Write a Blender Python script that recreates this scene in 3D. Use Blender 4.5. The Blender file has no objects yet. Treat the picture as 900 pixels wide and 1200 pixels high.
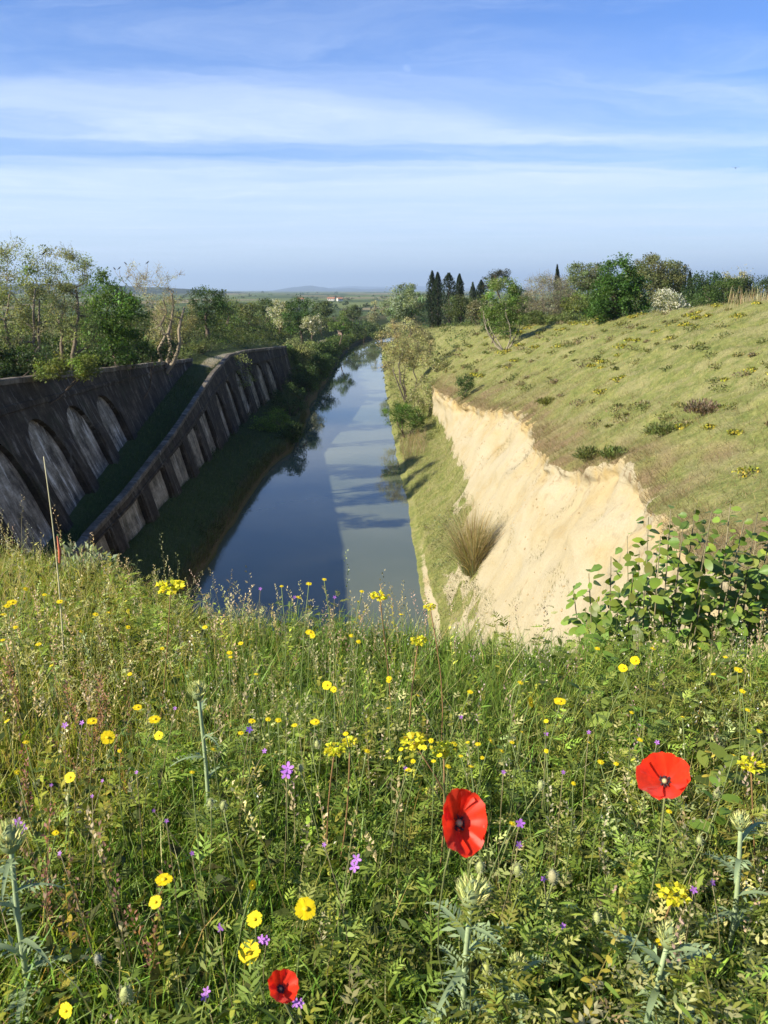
import bpy, math, random
import numpy as np
from mathutils import Vector
R = math.radians
random.seed(7)
rng = np.random.default_rng(7)
S = bpy.context.scene
COL = S.collection

# ------------------------------------------------------------------ camera
EYE = 15.0
PITCH = 15.0
FPX = 970.0                     # focal length in pixels of a 900x1200 frame
cam_d = bpy.data.cameras.new('camera')
cam_d.sensor_fit = 'VERTICAL'; cam_d.sensor_height = 24.0; cam_d.sensor_width = 18.0
cam_d.lens = 24.0 * FPX / 1200.0
cam_d.dof.use_dof = True; cam_d.dof.focus_distance = 3.2; cam_d.dof.aperture_fstop = 8.0     # a phone lens: only the nearest flowers soften
cam_d.clip_start = 0.02; cam_d.clip_end = 80000.0
cam = bpy.data.objects.new('camera', cam_d); COL.objects.link(cam)
cam.location = (0, 0, EYE); cam.rotation_euler = (R(90 - PITCH), 0, 0)
S.camera = cam

# ------------------------------------------------------------------ light
SUN_EL = 31.0
SUN_AZ = -116.0                 # compass style: degrees clockwise from +Y, so -116 = from the left, a little behind
EXPOSURE = 1.1
HAZE = True
sun_dir = Vector((math.sin(R(SUN_AZ)) * math.cos(R(SUN_EL)), math.cos(R(SUN_AZ)) * math.cos(R(SUN_EL)), math.sin(R(SUN_EL))))
sd = bpy.data.lights.new('sun', 'SUN'); sd.energy = 5.0; sd.angle = R(0.5); sd.color = (1.0, 0.92, 0.76)
sun = bpy.data.objects.new('sun', sd); COL.objects.link(sun)
sun.rotation_euler = sun_dir.to_track_quat('Z', 'Y').to_euler()

S.view_settings.view_transform = 'Standard'
S.view_settings.look = 'None'
S.view_settings.exposure = EXPOSURE
S.view_settings.gamma = 1.0
S.view_settings.use_curve_mapping = False
S.cycles.max_bounces = 8
S.cycles.transparent_max_bounces = 8
S.cycles.volume_bounces = 0

W = bpy.data.worlds.new('World'); S.world = W; W.use_nodes = True


class NT:
    """small node-tree writer"""
    def __init__(s, nt):
        s.t = nt; nt.nodes.clear()
    def n(s, kind, ins=None, **props):
        nd = s.t.nodes.new(kind)
        for k, v in props.items(): setattr(nd, k, v)
        for k, v in (ins or {}).items():
            sk = nd.inputs[k]
            if isinstance(v, bpy.types.NodeSocket): s.t.links.new(v, sk)
            else: sk.default_value = v
        return nd
    def math(s, op, a, b=0.0, c=0.0, clamp=False):
        return s.n('ShaderNodeMath', {0: a, 1: b, 2: c}, operation=op, use_clamp=clamp).outputs[0]
    def noise(s, vec, scale, detail=4.0, rough=0.55, dist=0.0):
        return s.n('ShaderNodeTexNoise', {'Vector': vec, 'Scale': scale, 'Detail': detail, 'Roughness': rough, 'Distortion': dist})
    def ramp(s, fac, stops, interp='LINEAR'):
        nd = s.n('ShaderNodeValToRGB', {'Fac': fac}); cr = nd.color_ramp; cr.interpolation = interp
        while len(cr.elements) < len(stops): cr.elements.new(0.5)
        for e, (p, c) in zip(cr.elements, stops):
            e.position = p; e.color = (c, c, c, 1) if isinstance(c, (int, float)) else (*c, 1)
        return nd.outputs[0]
    def mix(s, f, a, b, mode='MIX'):
        nd = s.n('ShaderNodeMix', {}, data_type='RGBA', blend_type=mode)
        for k, v in ((0, f), (6, a), (7, b)):
            if isinstance(v, bpy.types.NodeSocket): s.t.links.new(v, nd.inputs[k])
            else: nd.inputs[k].default_value = v if k == 0 else ((*v, 1) if len(v) == 3 else v)
        return nd.outputs[2]
    def map(s, vec, scale=(1, 1, 1), loc=(0, 0, 0), rot=(0, 0, 0)):
        return s.n('ShaderNodeMapping', {'Vector': vec, 'Scale': scale, 'Location': loc, 'Rotation': rot}).outputs[0]
    def smooth(s, v, lo, hi):
        return s.n('ShaderNodeMapRange', {0: v, 1: lo, 2: hi, 3: 0.0, 4: 1.0}, interpolation_type='SMOOTHSTEP').outputs[0]


def build_world():
    t = NT(W.node_tree)
    out = t.n('ShaderNodeOutputWorld')
    sky = t.n('ShaderNodeTexSky', sky_type='NISHITA', sun_disc=False, sun_elevation=R(SUN_EL), sun_rotation=R(SUN_AZ),
              altitude=50.0, air_density=1.0, dust_density=0.25, ozone_density=3.0)
    d = t.n('ShaderNodeTexCoord').outputs['Generated']
    sep = t.n('ShaderNodeSeparateXYZ', {0: d})
    z = t.math('MAXIMUM', sep.outputs[2], 0.02)
    px = t.math('DIVIDE', sep.outputs[0], z); py = t.math('DIVIDE', sep.outputs[1], z)
    p = t.n('ShaderNodeCombineXYZ', {0: px, 1: py, 2: 0.0}).outputs[0]
    # cirrus layer: long streaks across the view, projected on a flat high layer
    warp = t.noise(t.map(p, (0.16, 0.22, 1)), 1.6, 6, 0.62)
    wy = t.math('MULTIPLY_ADD', warp.outputs[0], 2.4, -1.2)
    py2 = t.math('ADD', t.math('ADD', py, wy), t.math('MULTIPLY', px, -0.07))
    q = t.n('ShaderNodeCombineXYZ', {0: t.math('MULTIPLY', px, 0.22), 1: t.math('MULTIPLY', py2, 1.0), 2: 3.0}).outputs[0]
    streak = t.noise(t.map(q, (1.0, 0.6, 1)), 0.62, 9, 0.62, 0.9).outputs[0]
    # broad cloud sheets
    sheet = t.ramp(t.math('DIVIDE', py2, 14.0, clamp=True),
                   [(0.0, 0.0), (0.24, 0.06), (0.29, 0.22), (0.335, 0.75), (0.425, 1.0), (0.455, 0.40), (0.485, 0.40), (0.53, 1.0), (0.75, 1.0), (1.0, 1.0)], 'EASE')
    fine = t.math('MULTIPLY', t.smooth(streak, 0.26, 0.70), sheet)
    lowsky = t.smooth(py2, 7.4, 9.6)
    fine = t.mix(t.math('MULTIPLY', lowsky, 0.7), fine, (0.85, 0.85, 0.85))
    wisps = t.math('MULTIPLY', t.smooth(t.noise(t.map(q, (1.3, 0.5, 1)), 2.0, 8, 0.66, 1.2).outputs[0], 0.46, 0.82), 0.24)
    m = t.math('MINIMUM', t.math('ADD', t.math('MULTIPLY', fine, 0.78), wisps), 0.85)
    up = t.smooth(sep.outputs[2], -0.01, 0.03)
    m = t.math('MULTIPLY', m, up)
    skyc = t.mix(1.0, sky.outputs[0], t.mix(t.smooth(sep.outputs[2], 0.0, 0.22), (0.86, 0.98, 1.14), (0.45, 0.78, 1.32)), 'MULTIPLY')
    col = t.mix(m, skyc, (6.9, 7.8, 9.3))
    bg = t.n('ShaderNodeBackground', {'Color': col, 'Strength': 0.066})
    t.t.links.new(bg.outputs[0], out.inputs[0])
build_world()


# ------------------------------------------------------------------ helpers
def tag(o, label=None, cat=None, group=None, kind=None):
    if label: o['label'] = label
    if cat: o['category'] = cat
    if group: o['group'] = group
    if kind: o['kind'] = kind
    return o

def empty(name, loc, label, cat, group=None, rz=0.0):
    o = bpy.data.objects.new(name, None); COL.objects.link(o)
    o.location = loc; o.rotation_euler = (0, 0, rz); o.empty_display_size = 0.2
    return tag(o, label, cat, group)

class MB:
    """collects vertices, faces and a colour per vertex; builds ONE mesh"""
    def __init__(s): s.v = []; s.f3 = []; s.f4 = []; s.c = []; s.n = 0; s.a = []
    def add(s, v, f3=None, f4=None, col=(0.5, 0.5, 0.5)):
        v = np.asarray(v, float).reshape(-1, 3)
        c = np.asarray(col, float)
        if c.ndim == 1: c = np.tile(c, (len(v), 1))
        s.v.append(v); s.c.append(c)
        if f3 is not None and len(f3): s.f3.append(np.asarray(f3, int).reshape(-1, 3) + s.n)
        if f4 is not None and len(f4): s.f4.append(np.asarray(f4, int).reshape(-1, 4) + s.n)
        s.n += len(v)
    def mesh(s, name, mat=None, smooth=True, extra=None):
        v = np.concatenate(s.v); c = np.concatenate(s.c)
        f3 = np.concatenate(s.f3) if s.f3 else np.zeros((0, 3), int)
        f4 = np.concatenate(s.f4) if s.f4 else np.zeros((0, 4), int)
        me = bpy.data.meshes.new(name)
        me.vertices.add(len(v)); me.vertices.foreach_set('co', v.astype(np.float32).ravel())
        nl = len(f3) * 3 + len(f4) * 4
        me.loops.add(nl); me.loops.foreach_set('vertex_index', np.concatenate([f3.ravel(), f4.ravel()]).astype(np.int32))
        me.polygons.add(len(f3) + len(f4))
        st = np.concatenate([np.arange(len(f3)) * 3, len(f3) * 3 + np.arange(len(f4)) * 4]).astype(np.int32)
        me.polygons.foreach_set('loop_start', st)
        me.polygons.foreach_set('use_smooth', np.full(len(st), smooth))
        at = me.color_attributes.new('col', 'FLOAT_COLOR', 'POINT')
        rgba = np.ones((len(v), 4), np.float32); rgba[:, :3] = c
        at.data.foreach_set('color', rgba.ravel())
        for k, arr in (extra or {}).items():
            ea = me.attributes.new(k, 'FLOAT', 'POINT'); ea.data.foreach_set('value', np.asarray(arr, np.float32))
        me.update(calc_edges=True)
        if mat: me.materials.append(mat)
        return me
    def build(s, name, mat, parent=None, smooth=True, extra=None, loc=None):
        me = s.mesh(name, mat, smooth, extra)
        return link(name, me, parent, loc)

def link(name, me, parent=None, loc=None):
    o = bpy.data.objects.new(name, me); COL.objects.link(o)
    if parent is not None: o.parent = parent
    if loc is not None: o.location = loc
    return o

def copy_tree(o, parent=None):
    c = o.copy(); COL.objects.link(c)
    if parent is not None: c.parent = parent
    for ch in list(o.children): copy_tree(ch, c)
    return c

def nrm(a):
    a = np.asarray(a, float)
    return a / np.maximum(np.linalg.norm(a, axis=-1, keepdims=True), 1e-9)

def rdir(n):
    return nrm(rng.normal(size=(n, 3)))

def ray(x, y):
    cx = (x - 450) / FPX; cy = (600 - y) / FPX; p = R(PITCH)
    return cx, math.cos(p) + cy * math.sin(p), -math.sin(p) + cy * math.cos(p)

def at(x, y, Y):
    """point at ground distance Y seen in the photograph's direction (x, y)"""
    cx, fw, dz = ray(x, y); t = Y / fw
    return np.array((cx * t, Y, EYE + dz * t))

def hash2(ix, iy):
    h = (ix.astype(np.int64) * 374761393 + iy.astype(np.int64) * 668265263) & 0x7fffffff
    h = ((h ^ (h >> 13)) * 1274126177) & 0x7fffffff
    return ((h ^ (h >> 16)) & 0xffff) / 65535.0

def vnoise(x, y):
    x = np.asarray(x, float); y = np.asarray(y, float)
    ix = np.floor(x); iy = np.floor(y); fx = x - ix; fy = y - iy
    fx = fx * fx * (3 - 2 * fx); fy = fy * fy * (3 - 2 * fy)
    a = hash2(ix, iy); b = hash2(ix + 1, iy); c = hash2(ix, iy + 1); d = hash2(ix + 1, iy + 1)
    return (a * (1 - fx) + b * fx) * (1 - fy) + (c * (1 - fx) + d * fx) * fy

def fbm(x, y, o=4):
    s = 0; a = 0.5
    for k in range(o):
        s = s + a * vnoise(np.asarray(x) * 2 ** k + 17.3 * k, np.asarray(y) * 2 ** k + 9.1 * k); a *= 0.5
    return s / (1 - 0.5 ** o) - 0.5

def sstep(x, lo, hi):
    t = np.clip((np.asarray(x, float) - lo) / (hi - lo), 0, 1); return t * t * (3 - 2 * t)

def tube(mb, pts, rad, sides=5, col=(0.1, 0.08, 0.06), cap=True):
    pts = np.asarray(pts, float); k = len(pts); rad = np.broadcast_to(np.asarray(rad, float), (k,))
    tan = nrm(np.gradient(pts, axis=0))
    ref = np.array((0.0, 0.0, 1.0)) if abs(tan[0][2]) < 0.9 else np.array((1.0, 0.0, 0.0))
    a = nrm(np.cross(tan, ref)); b = np.cross(tan, a)
    th = np.arange(sides) * 2 * math.pi / sides
    ring = pts[:, None] + rad[:, None, None] * (np.cos(th)[None, :, None] * a[:, None] + np.sin(th)[None, :, None] * b[:, None])
    i = np.arange(k - 1)[:, None] * sides; j = np.arange(sides)[None]; j2 = (j + 1) % sides
    f = np.stack([i + j, i + j2, i + sides + j2, i + sides + j], -1).reshape(-1, 4)
    v = ring.reshape(-1, 3); f3 = []
    if cap:
        v = np.vstack([v, pts[-1] + tan[-1] * rad[-1] * 0.5]); L = (k - 1) * sides
        f3 = [(L + s_, L + (s_ + 1) % sides, k * sides) for s_ in range(sides)]
    c = np.asarray(col, float)
    if c.ndim == 2: c = np.vstack([np.repeat(c, sides, 0)] + ([c[-1:]] if cap else []))
    mb.add(v, f3, f, c)

def leaves(mb, ctr, ax, nr, ln, wd, col, fold=0.25):
    """many diamond leaves, one quad each, folded along the midrib"""
    ctr = np.asarray(ctr, float); n = len(ctr)
    ax = nrm(ax); side = nrm(np.cross(nr, ax)); up = np.cross(ax, side)
    ln = np.broadcast_to(ln, (n,))[:, None]; wd = np.broadcast_to(wd, (n,))[:, None]
    p0 = ctr - ax * ln * .5; p2 = ctr + ax * ln * .5 - up * ln * .12
    p1 = ctr + side * wd * .5 + up * wd * fold; p3 = ctr - side * wd * .5 + up * wd * fold
    v = np.stack([p0, p1, p2, p3], 1).reshape(-1, 3)
    f = np.arange(n * 4).reshape(-1, 4)
    mb.add(v, None, f, np.repeat(np.broadcast_to(col, (n, 3)), 4, 0))

def long_leaves(mb, ctr, ax, nr, ln, wd, col, droop=.25):
    """lance shaped leaves bent along their length: two quads and a tip"""
    ctr = np.asarray(ctr, float); n = len(ctr); ax = nrm(ax); side = nrm(np.cross(nr, ax)); up = np.cross(ax, side)
    ln = np.broadcast_to(ln, (n,))[:, None]; wd = np.broadcast_to(wd, (n,))[:, None]; vs = []
    for u, w in ((0, .22), (.3, .9), (.62, 1.0), (.86, .55)):
        m = ctr + ax * ln * (u - .5) - up * ln * droop * u * u + up * ln * .1 * u
        vs += [m - side * wd * w * .5, m + side * wd * w * .5]
    vs.append(ctr + ax * ln * .48 - up * ln * (droop - .1)); v = np.stack(vs, 1).reshape(-1, 3); o = np.arange(n)[:, None] * 9
    f4 = np.concatenate([o + np.array([[2 * k, 2 * k + 1, 2 * k + 3, 2 * k + 2]]) for k in range(3)])
    mb.add(v, o + np.array([[6, 7, 8]]), f4, np.repeat(np.broadcast_to(col, (n, 3)), 9, 0))

def blades(mb, base, h, lean, width, col, segs=3, droop=0.6, tipcol=None):
    """curved tapering grass blades; lean = horizontal offset vector of the tip (n,2)"""
    base = np.asarray(base, float); n = len(base)
    h = np.broadcast_to(h, (n,)); width = np.broadcast_to(width, (n,)); lean = np.asarray(lean, float)
    ang = rng.uniform(0, math.pi, n); sx = np.stack([np.cos(ang), np.sin(ang), np.zeros(n)], 1)
    vs = []; cs = []; tip = col if tipcol is None else tipcol
    col = np.broadcast_to(col, (n, 3)); tip = np.broadcast_to(tip, (n, 3))
    for k in range(segs + 1):
        t = k / segs
        p = base.copy(); p[:, :2] += lean * (t ** 1.8)[..., None] if isinstance(t, np.ndarray) else lean * t ** 1.8
        p[:, 2] += h * (t - 0.28 * droop * t ** 3)
        w = width * (1 - t) ** 0.7 * (0.7 + 0.3 * min(1, t * 3)) * 0.5
        c = col * (1 - t) + tip * t
        if k < segs:
            vs += [p - sx * w[:, None], p + sx * w[:, None]]; cs += [c, c]
        else:
            vs.append(p); cs.append(c)
    m = 2 * segs + 1
    v = np.stack(vs, 1).reshape(-1, 3); c = np.stack(cs, 1).reshape(-1, 3)
    o = np.arange(n)[:, None] * m
    f4 = np.concatenate([o + np.array([[2 * k, 2 * k + 1, 2 * k + 3, 2 * k + 2]]) for k in range(segs - 1)]) if segs > 1 else None
    f3 = o + np.array([[2 * segs - 2, 2 * segs - 1, 2 * segs]])
    mb.add(v, f3, f4, c)

def jitter(c, n, v=0.25, hue=0.12):
    c = np.asarray(c, float)[None] * np.exp(rng.normal(0, v, (n, 1)))
    return np.clip(c * np.exp(rng.normal(0, hue, (n, 3))), 0.002, 0.95)

# ------------------------------------------------------------------ materials
def mat_new(name):
    m = bpy.data.materials.new(name); m.use_nodes = True
    return m, NT(m.node_tree)

def leaf_mat(name, trans=0.35, rough=0.55, spec=0.3, tint=(1.25, 1.25, 0.6)):
    m, t = mat_new(name); out = t.n('ShaderNodeOutputMaterial')
    c = t.n('ShaderNodeAttribute', attribute_name='col').outputs[0]
    pb = t.n('ShaderNodeBsdfPrincipled', {'Base Color': c, 'Roughness': rough, 'Specular IOR Level': spec})
    tr = t.n('ShaderNodeBsdfTranslucent', {'Color': t.mix(1.0, c, tint, 'MULTIPLY')})
    mx = t.n('ShaderNodeMixShader', {0: trans, 1: pb.outputs[0], 2: tr.outputs[0]})
    t.t.links.new(mx.outputs[0], out.inputs[0]); return m

def col_mat(name, rough=0.8, spec=0.2, nscale=30.0, amt=0.35, bump=0.0):
    """plain vertex colour with a little procedural mottling"""
    m, t = mat_new(name); out = t.n('ShaderNodeOutputMaterial')
    c = t.n('ShaderNodeAttribute', attribute_name='col').outputs[0]
    pos = t.n('ShaderNodeNewGeometry').outputs['Position']
    nz = t.noise(pos, nscale, 4).outputs[0]
    c2 = t.mix(1.0, c, t.ramp(nz, [(0.25, 1 - amt), (0.75, 1 + amt * 0.6)]), 'MULTIPLY')
    pb = t.n('ShaderNodeBsdfPrincipled', {'Base Color': c2, 'Roughness': rough, 'Specular IOR Level': spec})
    if bump:
        pb.inputs['Normal'].default_value = (0, 0, 0)
        t.t.links.new(t.n('ShaderNodeBump', {'Height': nz, 'Strength': bump, 'Distance': 1.0 / nscale}).outputs[0], pb.inputs['Normal'])
    t.t.links.new(pb.outputs[0], out.inputs[0]); return m

M_LEAF = leaf_mat('foliage', 0.42)
M_GRASS = leaf_mat('grass_blades', 0.42, 0.5, 0.35, (1.3, 1.25, 0.55))
M_WOOD = col_mat('bark', 0.9, 0.1, 12.0, 0.45, 0.4)
M_STEM = col_mat('plant_stem', 0.6, 0.25, 60.0, 0.25)
M_PETAL = leaf_mat('petal', 0.35, 0.5, 0.25, (1.2, 1.1, 1.0))

def terrain_mat():
    """grass sheet with optional bare sand; attributes: sand, dry, path"""
    m, t = mat_new('hill_ground'); out = t.n('ShaderNodeOutputMaterial')
    pos = t.n('ShaderNodeNewGeometry').outputs['Position']
    sand = t.n('ShaderNodeAttribute', attribute_name='sand').outputs['Fac']
    dry = t.n('ShaderNodeAttribute', attribute_name='dry').outputs['Fac']
    n1 = t.noise(pos, 0.35, 5, 0.6).outputs[0]; n2 = t.noise(pos, 2.2, 6, 0.65).outputs[0]; n3 = t.noise(pos, 14.0, 5, 0.6).outputs[0]
    g = t.ramp(n2, [(0.28, (0.085, 0.115, 0.028)), (0.5, (0.165, 0.178, 0.052)), (0.72, (0.25, 0.235, 0.08))])
    g = t.mix(t.math('MULTIPLY', t.smooth(t.noise(pos, 0.7, 6, 0.7).outputs[0], 0.44, 0.62), 0.65), g, (0.25, 0.225, 0.105))
    lush_or_shade = t.n('ShaderNodeAttribute', attribute_name='lush_or_shade').outputs['Fac']
    g = t.mix(t.math('MULTIPLY', lush_or_shade, 0.85), g, t.mix(n2, (0.022, 0.034, 0.010), (0.06, 0.085, 0.022)))  # lush green made darker still, painting in the left bank's deep shade
    g = t.mix(dry, g, (0.19, 0.125, 0.075))
    g = t.mix(1.0, g, t.ramp(n3, [(0.25, 0.6), (0.75, 1.3)]), 'MULTIPLY')
    # sand: pale buff, ochre beds, brown stains
    sp = t.noise(t.map(pos, (0.35, 0.30, 0.5)), 1.0, 6, 0.62, 0.5).outputs[0]
    s = t.ramp(sp, [(0.28, (0.315, 0.24, 0.12)), (0.42, (0.35, 0.295, 0.18)), (0.60, (0.37, 0.322, 0.215)), (0.8, (0.345, 0.28, 0.16))])
    st = t.smooth(t.noise(t.map(pos, (1, 1, 0.45)), 1.7, 7, 0.7).outputs[0], 0.60, 0.74)
    s = t.mix(t.math('MULTIPLY', st, 0.55), s, (0.22, 0.14, 0.07))
    s = t.mix(1.0, s, t.ramp(n3, [(0.2, 0.86), (0.8, 1.08)]), 'MULTIPLY')
    e = t.math('ADD', sand, t.math('MULTIPLY_ADD', n2, 0.5, -0.25))
    e = t.math('ADD', e, t.math('MULTIPLY_ADD', n3, 0.4, -0.2))
    scar = t.n('ShaderNodeAttribute', attribute_name='scar').outputs['Fac']
    s = t.mix(t.math('MULTIPLY', scar, t.smooth(n1, 0.40, 0.62)), s, (0.385, 0.285, 0.125))
    s = t.mix(t.math('MULTIPLY', scar, t.math('MULTIPLY', t.smooth(n2, 0.54, 0.66), 0.7)), s, (0.17, 0.115, 0.06))
    f = t.smooth(e, 0.40, 0.58)
    c = t.mix(f, g, s)
    pb = t.n('ShaderNodeBsdfPrincipled', {'Base Color': c, 'Roughness': 0.95, 'Specular IOR Level': 0.1})
    h = t.math('ADD', t.math('MULTIPLY', n3, 0.3), n2)
    b = t.n('ShaderNodeBump', {'Height': h, 'Strength': 0.55, 'Distance': 0.18})
    t.t.links.new(b.outputs[0], pb.inputs['Normal'])
    t.t.links.new(pb.outputs[0], out.inputs[0]); return m
M_TERRAIN = terrain_mat()

def water_mat():
    m, t = mat_new('murky_water'); out = t.n('ShaderNodeOutputMaterial')
    pos = t.n('ShaderNodeNewGeometry').outputs['Position']
    n1 = t.noise(t.map(pos, (0.8, 0.35, 1)), 1.5, 4, 0.6).outputs[0]
    n2 = t.noise(pos, 0.12, 3, 0.5).outputs[0]
    c = t.ramp(n2, [(0.3, (0.085, 0.100, 0.062)), (0.7, (0.118, 0.130, 0.082))])
    b = t.n('ShaderNodeBump', {'Height': n1, 'Strength': t.math('MULTIPLY_ADD', n2, 0.22, -0.03), 'Distance': 0.05})
    pb = t.n('ShaderNodeBsdfPrincipled', {'Base Color': c, 'Roughness': 0.03, 'IOR': 1.333, 'Specular IOR Level': 0.5, 'Normal': b.outputs[0]})
    t.t.links.new(pb.outputs[0], out.inputs[0]); return m
M_WATER = water_mat()

def wall_mat(name, dark, mid, light, streak):
    """weathered masonry: soot, rain streaks, lime runs"""
    m, t = mat_new(name); out = t.n('ShaderNodeOutputMaterial')
    pos = t.n('ShaderNodeNewGeometry').outputs['Position']
    n1 = t.noise(pos, 0.9, 6, 0.62).outputs[0]; n2 = t.noise(pos, 7.0, 6, 0.65).outputs[0]
    run = t.noise(t.map(pos, (0.5, 1.3, 0.13)), 1.6, 8, 0.72, 0.3).outputs[0]
    c = t.ramp(n1, [(0.32, dark), (0.55, mid), (0.75, light)])
    c = t.mix(1.0, c, t.ramp(n2, [(0.2, 0.55), (0.8, 1.35)]), 'MULTIPLY')
    c = t.mix(t.math('MULTIPLY', t.smooth(run, 0.53, 0.66), streak), c, (0.74, 0.69, 0.58))
    c = t.mix(t.math('MULTIPLY', t.smooth(run, 0.48, 0.36), 0.85), c, dark)
    sp_ = t.n('ShaderNodeSeparateXYZ', {0: pos}); bv = t.n('ShaderNodeCombineXYZ', {0: sp_.outputs[1], 1: t.math('ADD', sp_.outputs[2], t.math('MULTIPLY', n1, 0.12)), 2: 0.0}).outputs[0]
    br = t.n('ShaderNodeTexBrick', {'Vector': bv, 'Color1': (1, 1, 1, 1), 'Color2': (.72, .72, .72, 1), 'Mortar': (.45, .45, .45, 1), 'Scale': 1.0, 'Mortar Size': .012, 'Mortar Smooth': .6, 'Brick Width': .62, 'Row Height': .27}).outputs[0]
    c = t.mix(0.55, c, br, 'MULTIPLY')
    moss = t.smooth(t.noise(pos, 0.55, 6, 0.7).outputs[0], 0.56, 0.68)
    c = t.mix(t.math('MULTIPLY', moss, 0.45), c, (0.035, 0.042, 0.018))
    pb = t.n('ShaderNodeBsdfPrincipled', {'Base Color': c, 'Roughness': 0.92, 'Specular IOR Level': 0.15})
    b = t.n('ShaderNodeBump', {'Height': t.math('ADD', t.math('ADD', n2, t.math('MULTIPLY', n1, 2.0)), t.math('MULTIPLY', br, 0.5)), 'Strength': 0.6, 'Distance': 0.04})
    t.t.links.new(b.outputs[0], pb.inputs['Normal'])
    t.t.links.new(pb.outputs[0], out.inputs[0]); return m
M_WALL = wall_mat('dark_masonry', (0.030, 0.023, 0.015), (0.066, 0.051, 0.034), (0.13, 0.103, 0.073), 0.18)
M_PANEL = wall_mat('lime_streaked_render', (0.06, 0.050, 0.037), (0.29, 0.25, 0.185), (0.56, 0.50, 0.39), 0.95)
M_PANEL2 = wall_mat('pale_render', (0.07, 0.058, 0.04), (0.33, 0.28, 0.20), (0.56, 0.49, 0.36), 0.6)
M_COPE = wall_mat('coping_stone', (0.085, 0.07, 0.052), (0.17, 0.145, 0.11), (0.30, 0.26, 0.20), 0.2)

# ------------------------------------------------------------------ setting: shape of the cutting
def tab(*p):
    a = np.array(p, float); return a[:, 0], a[:, 1]
def ev(tb, Y): return np.interp(Y, tb[0], tb[1])
def shift(Y): return np.where(Y > 200, (np.maximum(Y, 200) - 200.0) ** 2 / 900.0, 0.0)

XL = tab((0, -9.6), (40, -10.0), (52, -10.3), (69, -10.2), (78, -9.3), (90, -9.2), (120, -9.9), (180, -10.0), (420, -10))
XW = tab((0, 2.0), (41, 2.0), (61, 1.6), (74, 1.25), (85, 1.0), (120, 0.4), (190, -0.5), (420, -0.5))
TLX = tab((0, -12.6), (20, -13.2), (38, -14.1), (44, -14.05), (58, -14.8), (80, -16.4), (90, -16.6), (98, -16.0), (116, -13.7), (140, -13.4), (180, -13.3), (420, -13))
TLZ = tab((0, 0.9), (20, 2.1), (38, 3.55), (44, 4.15), (58, 5.2), (80, 7.1), (90, 8.1), (98, 8.0), (116, 7.3), (140, 6.0), (180, 3.9), (240, 2.2), (420, 1.5))
BLZ = tab((0, 1.0), (38, 1.9), (50, 2.0), (80, 1.2), (100, 1.8), (118, 3.0), (125, 3.2), (180, 2.2), (240, 1.6), (420, 1.2))
BUX = tab((0, -13.6), (20, -14.4), (38, -15.6), (46, -16.3), (58, -17.5), (80, -19.4), (86, -19.6), (100, -19.3), (116, -17), (140, -16.2), (180, -15.9), (420, -15.5))
TUX = tab((0, -18.2), (20, -18.5), (41, -18.8), (80, -19.6), (86, -19.75), (100, -26.5), (116, -26), (150, -24), (240, -21), (420, -20))
TUZ = tab((0, 11.8), (20, 11.3), (41, 10.5), (58, 9.55), (86, 7.95), (100, 10.6), (116, 10.8), (150, 9.6), (240, 6.3), (420, 3))
WALL_END = 117.0

def batter(Y):
    return np.where(Y < WALL_END, 0.27 * (ev(TLZ, Y) - ev(BLZ, Y)), 1.6)

def left_breaks(Y):
    s = shift(Y); xl = ev(XL, Y) + 1.3 * fbm(Y * 0.10, 3.0 + 0 * Y, 4) ; tlx = ev(TLX, Y); blx = tlx + batter(Y); z0 = ev(TLZ, Y)
    tux = ev(TUX, Y); tuz = ev(TUZ, Y); inw = Y < WALL_END
    inu = Y < 86
    P = [(xl + 0.6, -1.2 + 0 * Y), (xl, 0.02 + 0 * Y), (xl - 0.35, 0.85 + 0 * Y), (xl - 1.1, 1.15 + 0 * Y), (blx + 0.03, ev(BLZ, Y)),
         (np.where(inw, blx - 0.55, tlx + 0.05), np.where(inw, ev(BLZ, Y) - 0.1, z0 - 0.05)),
         (np.where(inw, tlx - 0.5, tlx), z0 - np.where(inw, 0.6, 0.0)), (ev(BUX, Y), z0 - 0.02),
         (np.where(inu, ev(BUX, Y) - 0.9, ev(BUX, Y) - 1.0), z0 + np.where(inu, -0.1, 0.5)),
         (tux - 0.9, tuz - 0.35), (tux - 5, tuz + np.where(inu, 1.2, 0.6)), (tux - 14, tuz + np.where(Y < 75, 2.4, 0.2) * 1.0),
         (tux - 45, tuz - 1.5), (tux - 120, 2.0 + 0 * Y), (tux - 420, -4.5 + 0 * Y)]
    X = np.stack([p[0] + s for p in P], 0); Z = np.stack([p[1] + 0 * Y for p in P], 0)
    return X, Z

XE = tab((0, 4.2), (8, 5.2), (14, 6.0), (19, 6.8), (22.4, 7.3), (25.5, 7.6), (26.7, 7.75), (28, 7.65), (30.5, 7.4), (35.5, 7.3), (42, 7.8), (50, 8.2), (58, 7.4), (69, 6.7), (80, 6.0), (90, 5.5), (110, 4.5), (130, 3.7), (180, 2.7), (420, 2.5))
ZE = tab((0, 12.9), (8, 11.6), (14, 10.4), (19, 9.8), (22.4, 9.5), (25.5, 9.75), (26.7, 9.8), (28.3, 9.2), (30.5, 8.5), (35.5, 8.0), (42, 8), (50, 8.0), (58, 7), (69, 6), (80, 5.5), (90, 5.2), (110, 4), (130, 3.2), (180, 2.2), (420, 1.6))
XT = tab((0, 2.6), (19, 2.8), (30, 3.0), (36, 3.5), (46, 3.7), (55, 4.6), (62, 4.8), (69, 5.1), (80, 5.2), (90, 5.1), (98, 4.0), (110, 3.2), (130, 2.5), (180, 1.2), (420, 1.2))
ZT = tab((0, 0.9), (30, 0.9), (36, 1.2), (46, 1.5), (55, 2.1), (62, 2.2), (69, 1.9), (90, 1.6), (110, 1.6), (130, 1.4), (420, 1.1))
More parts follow.
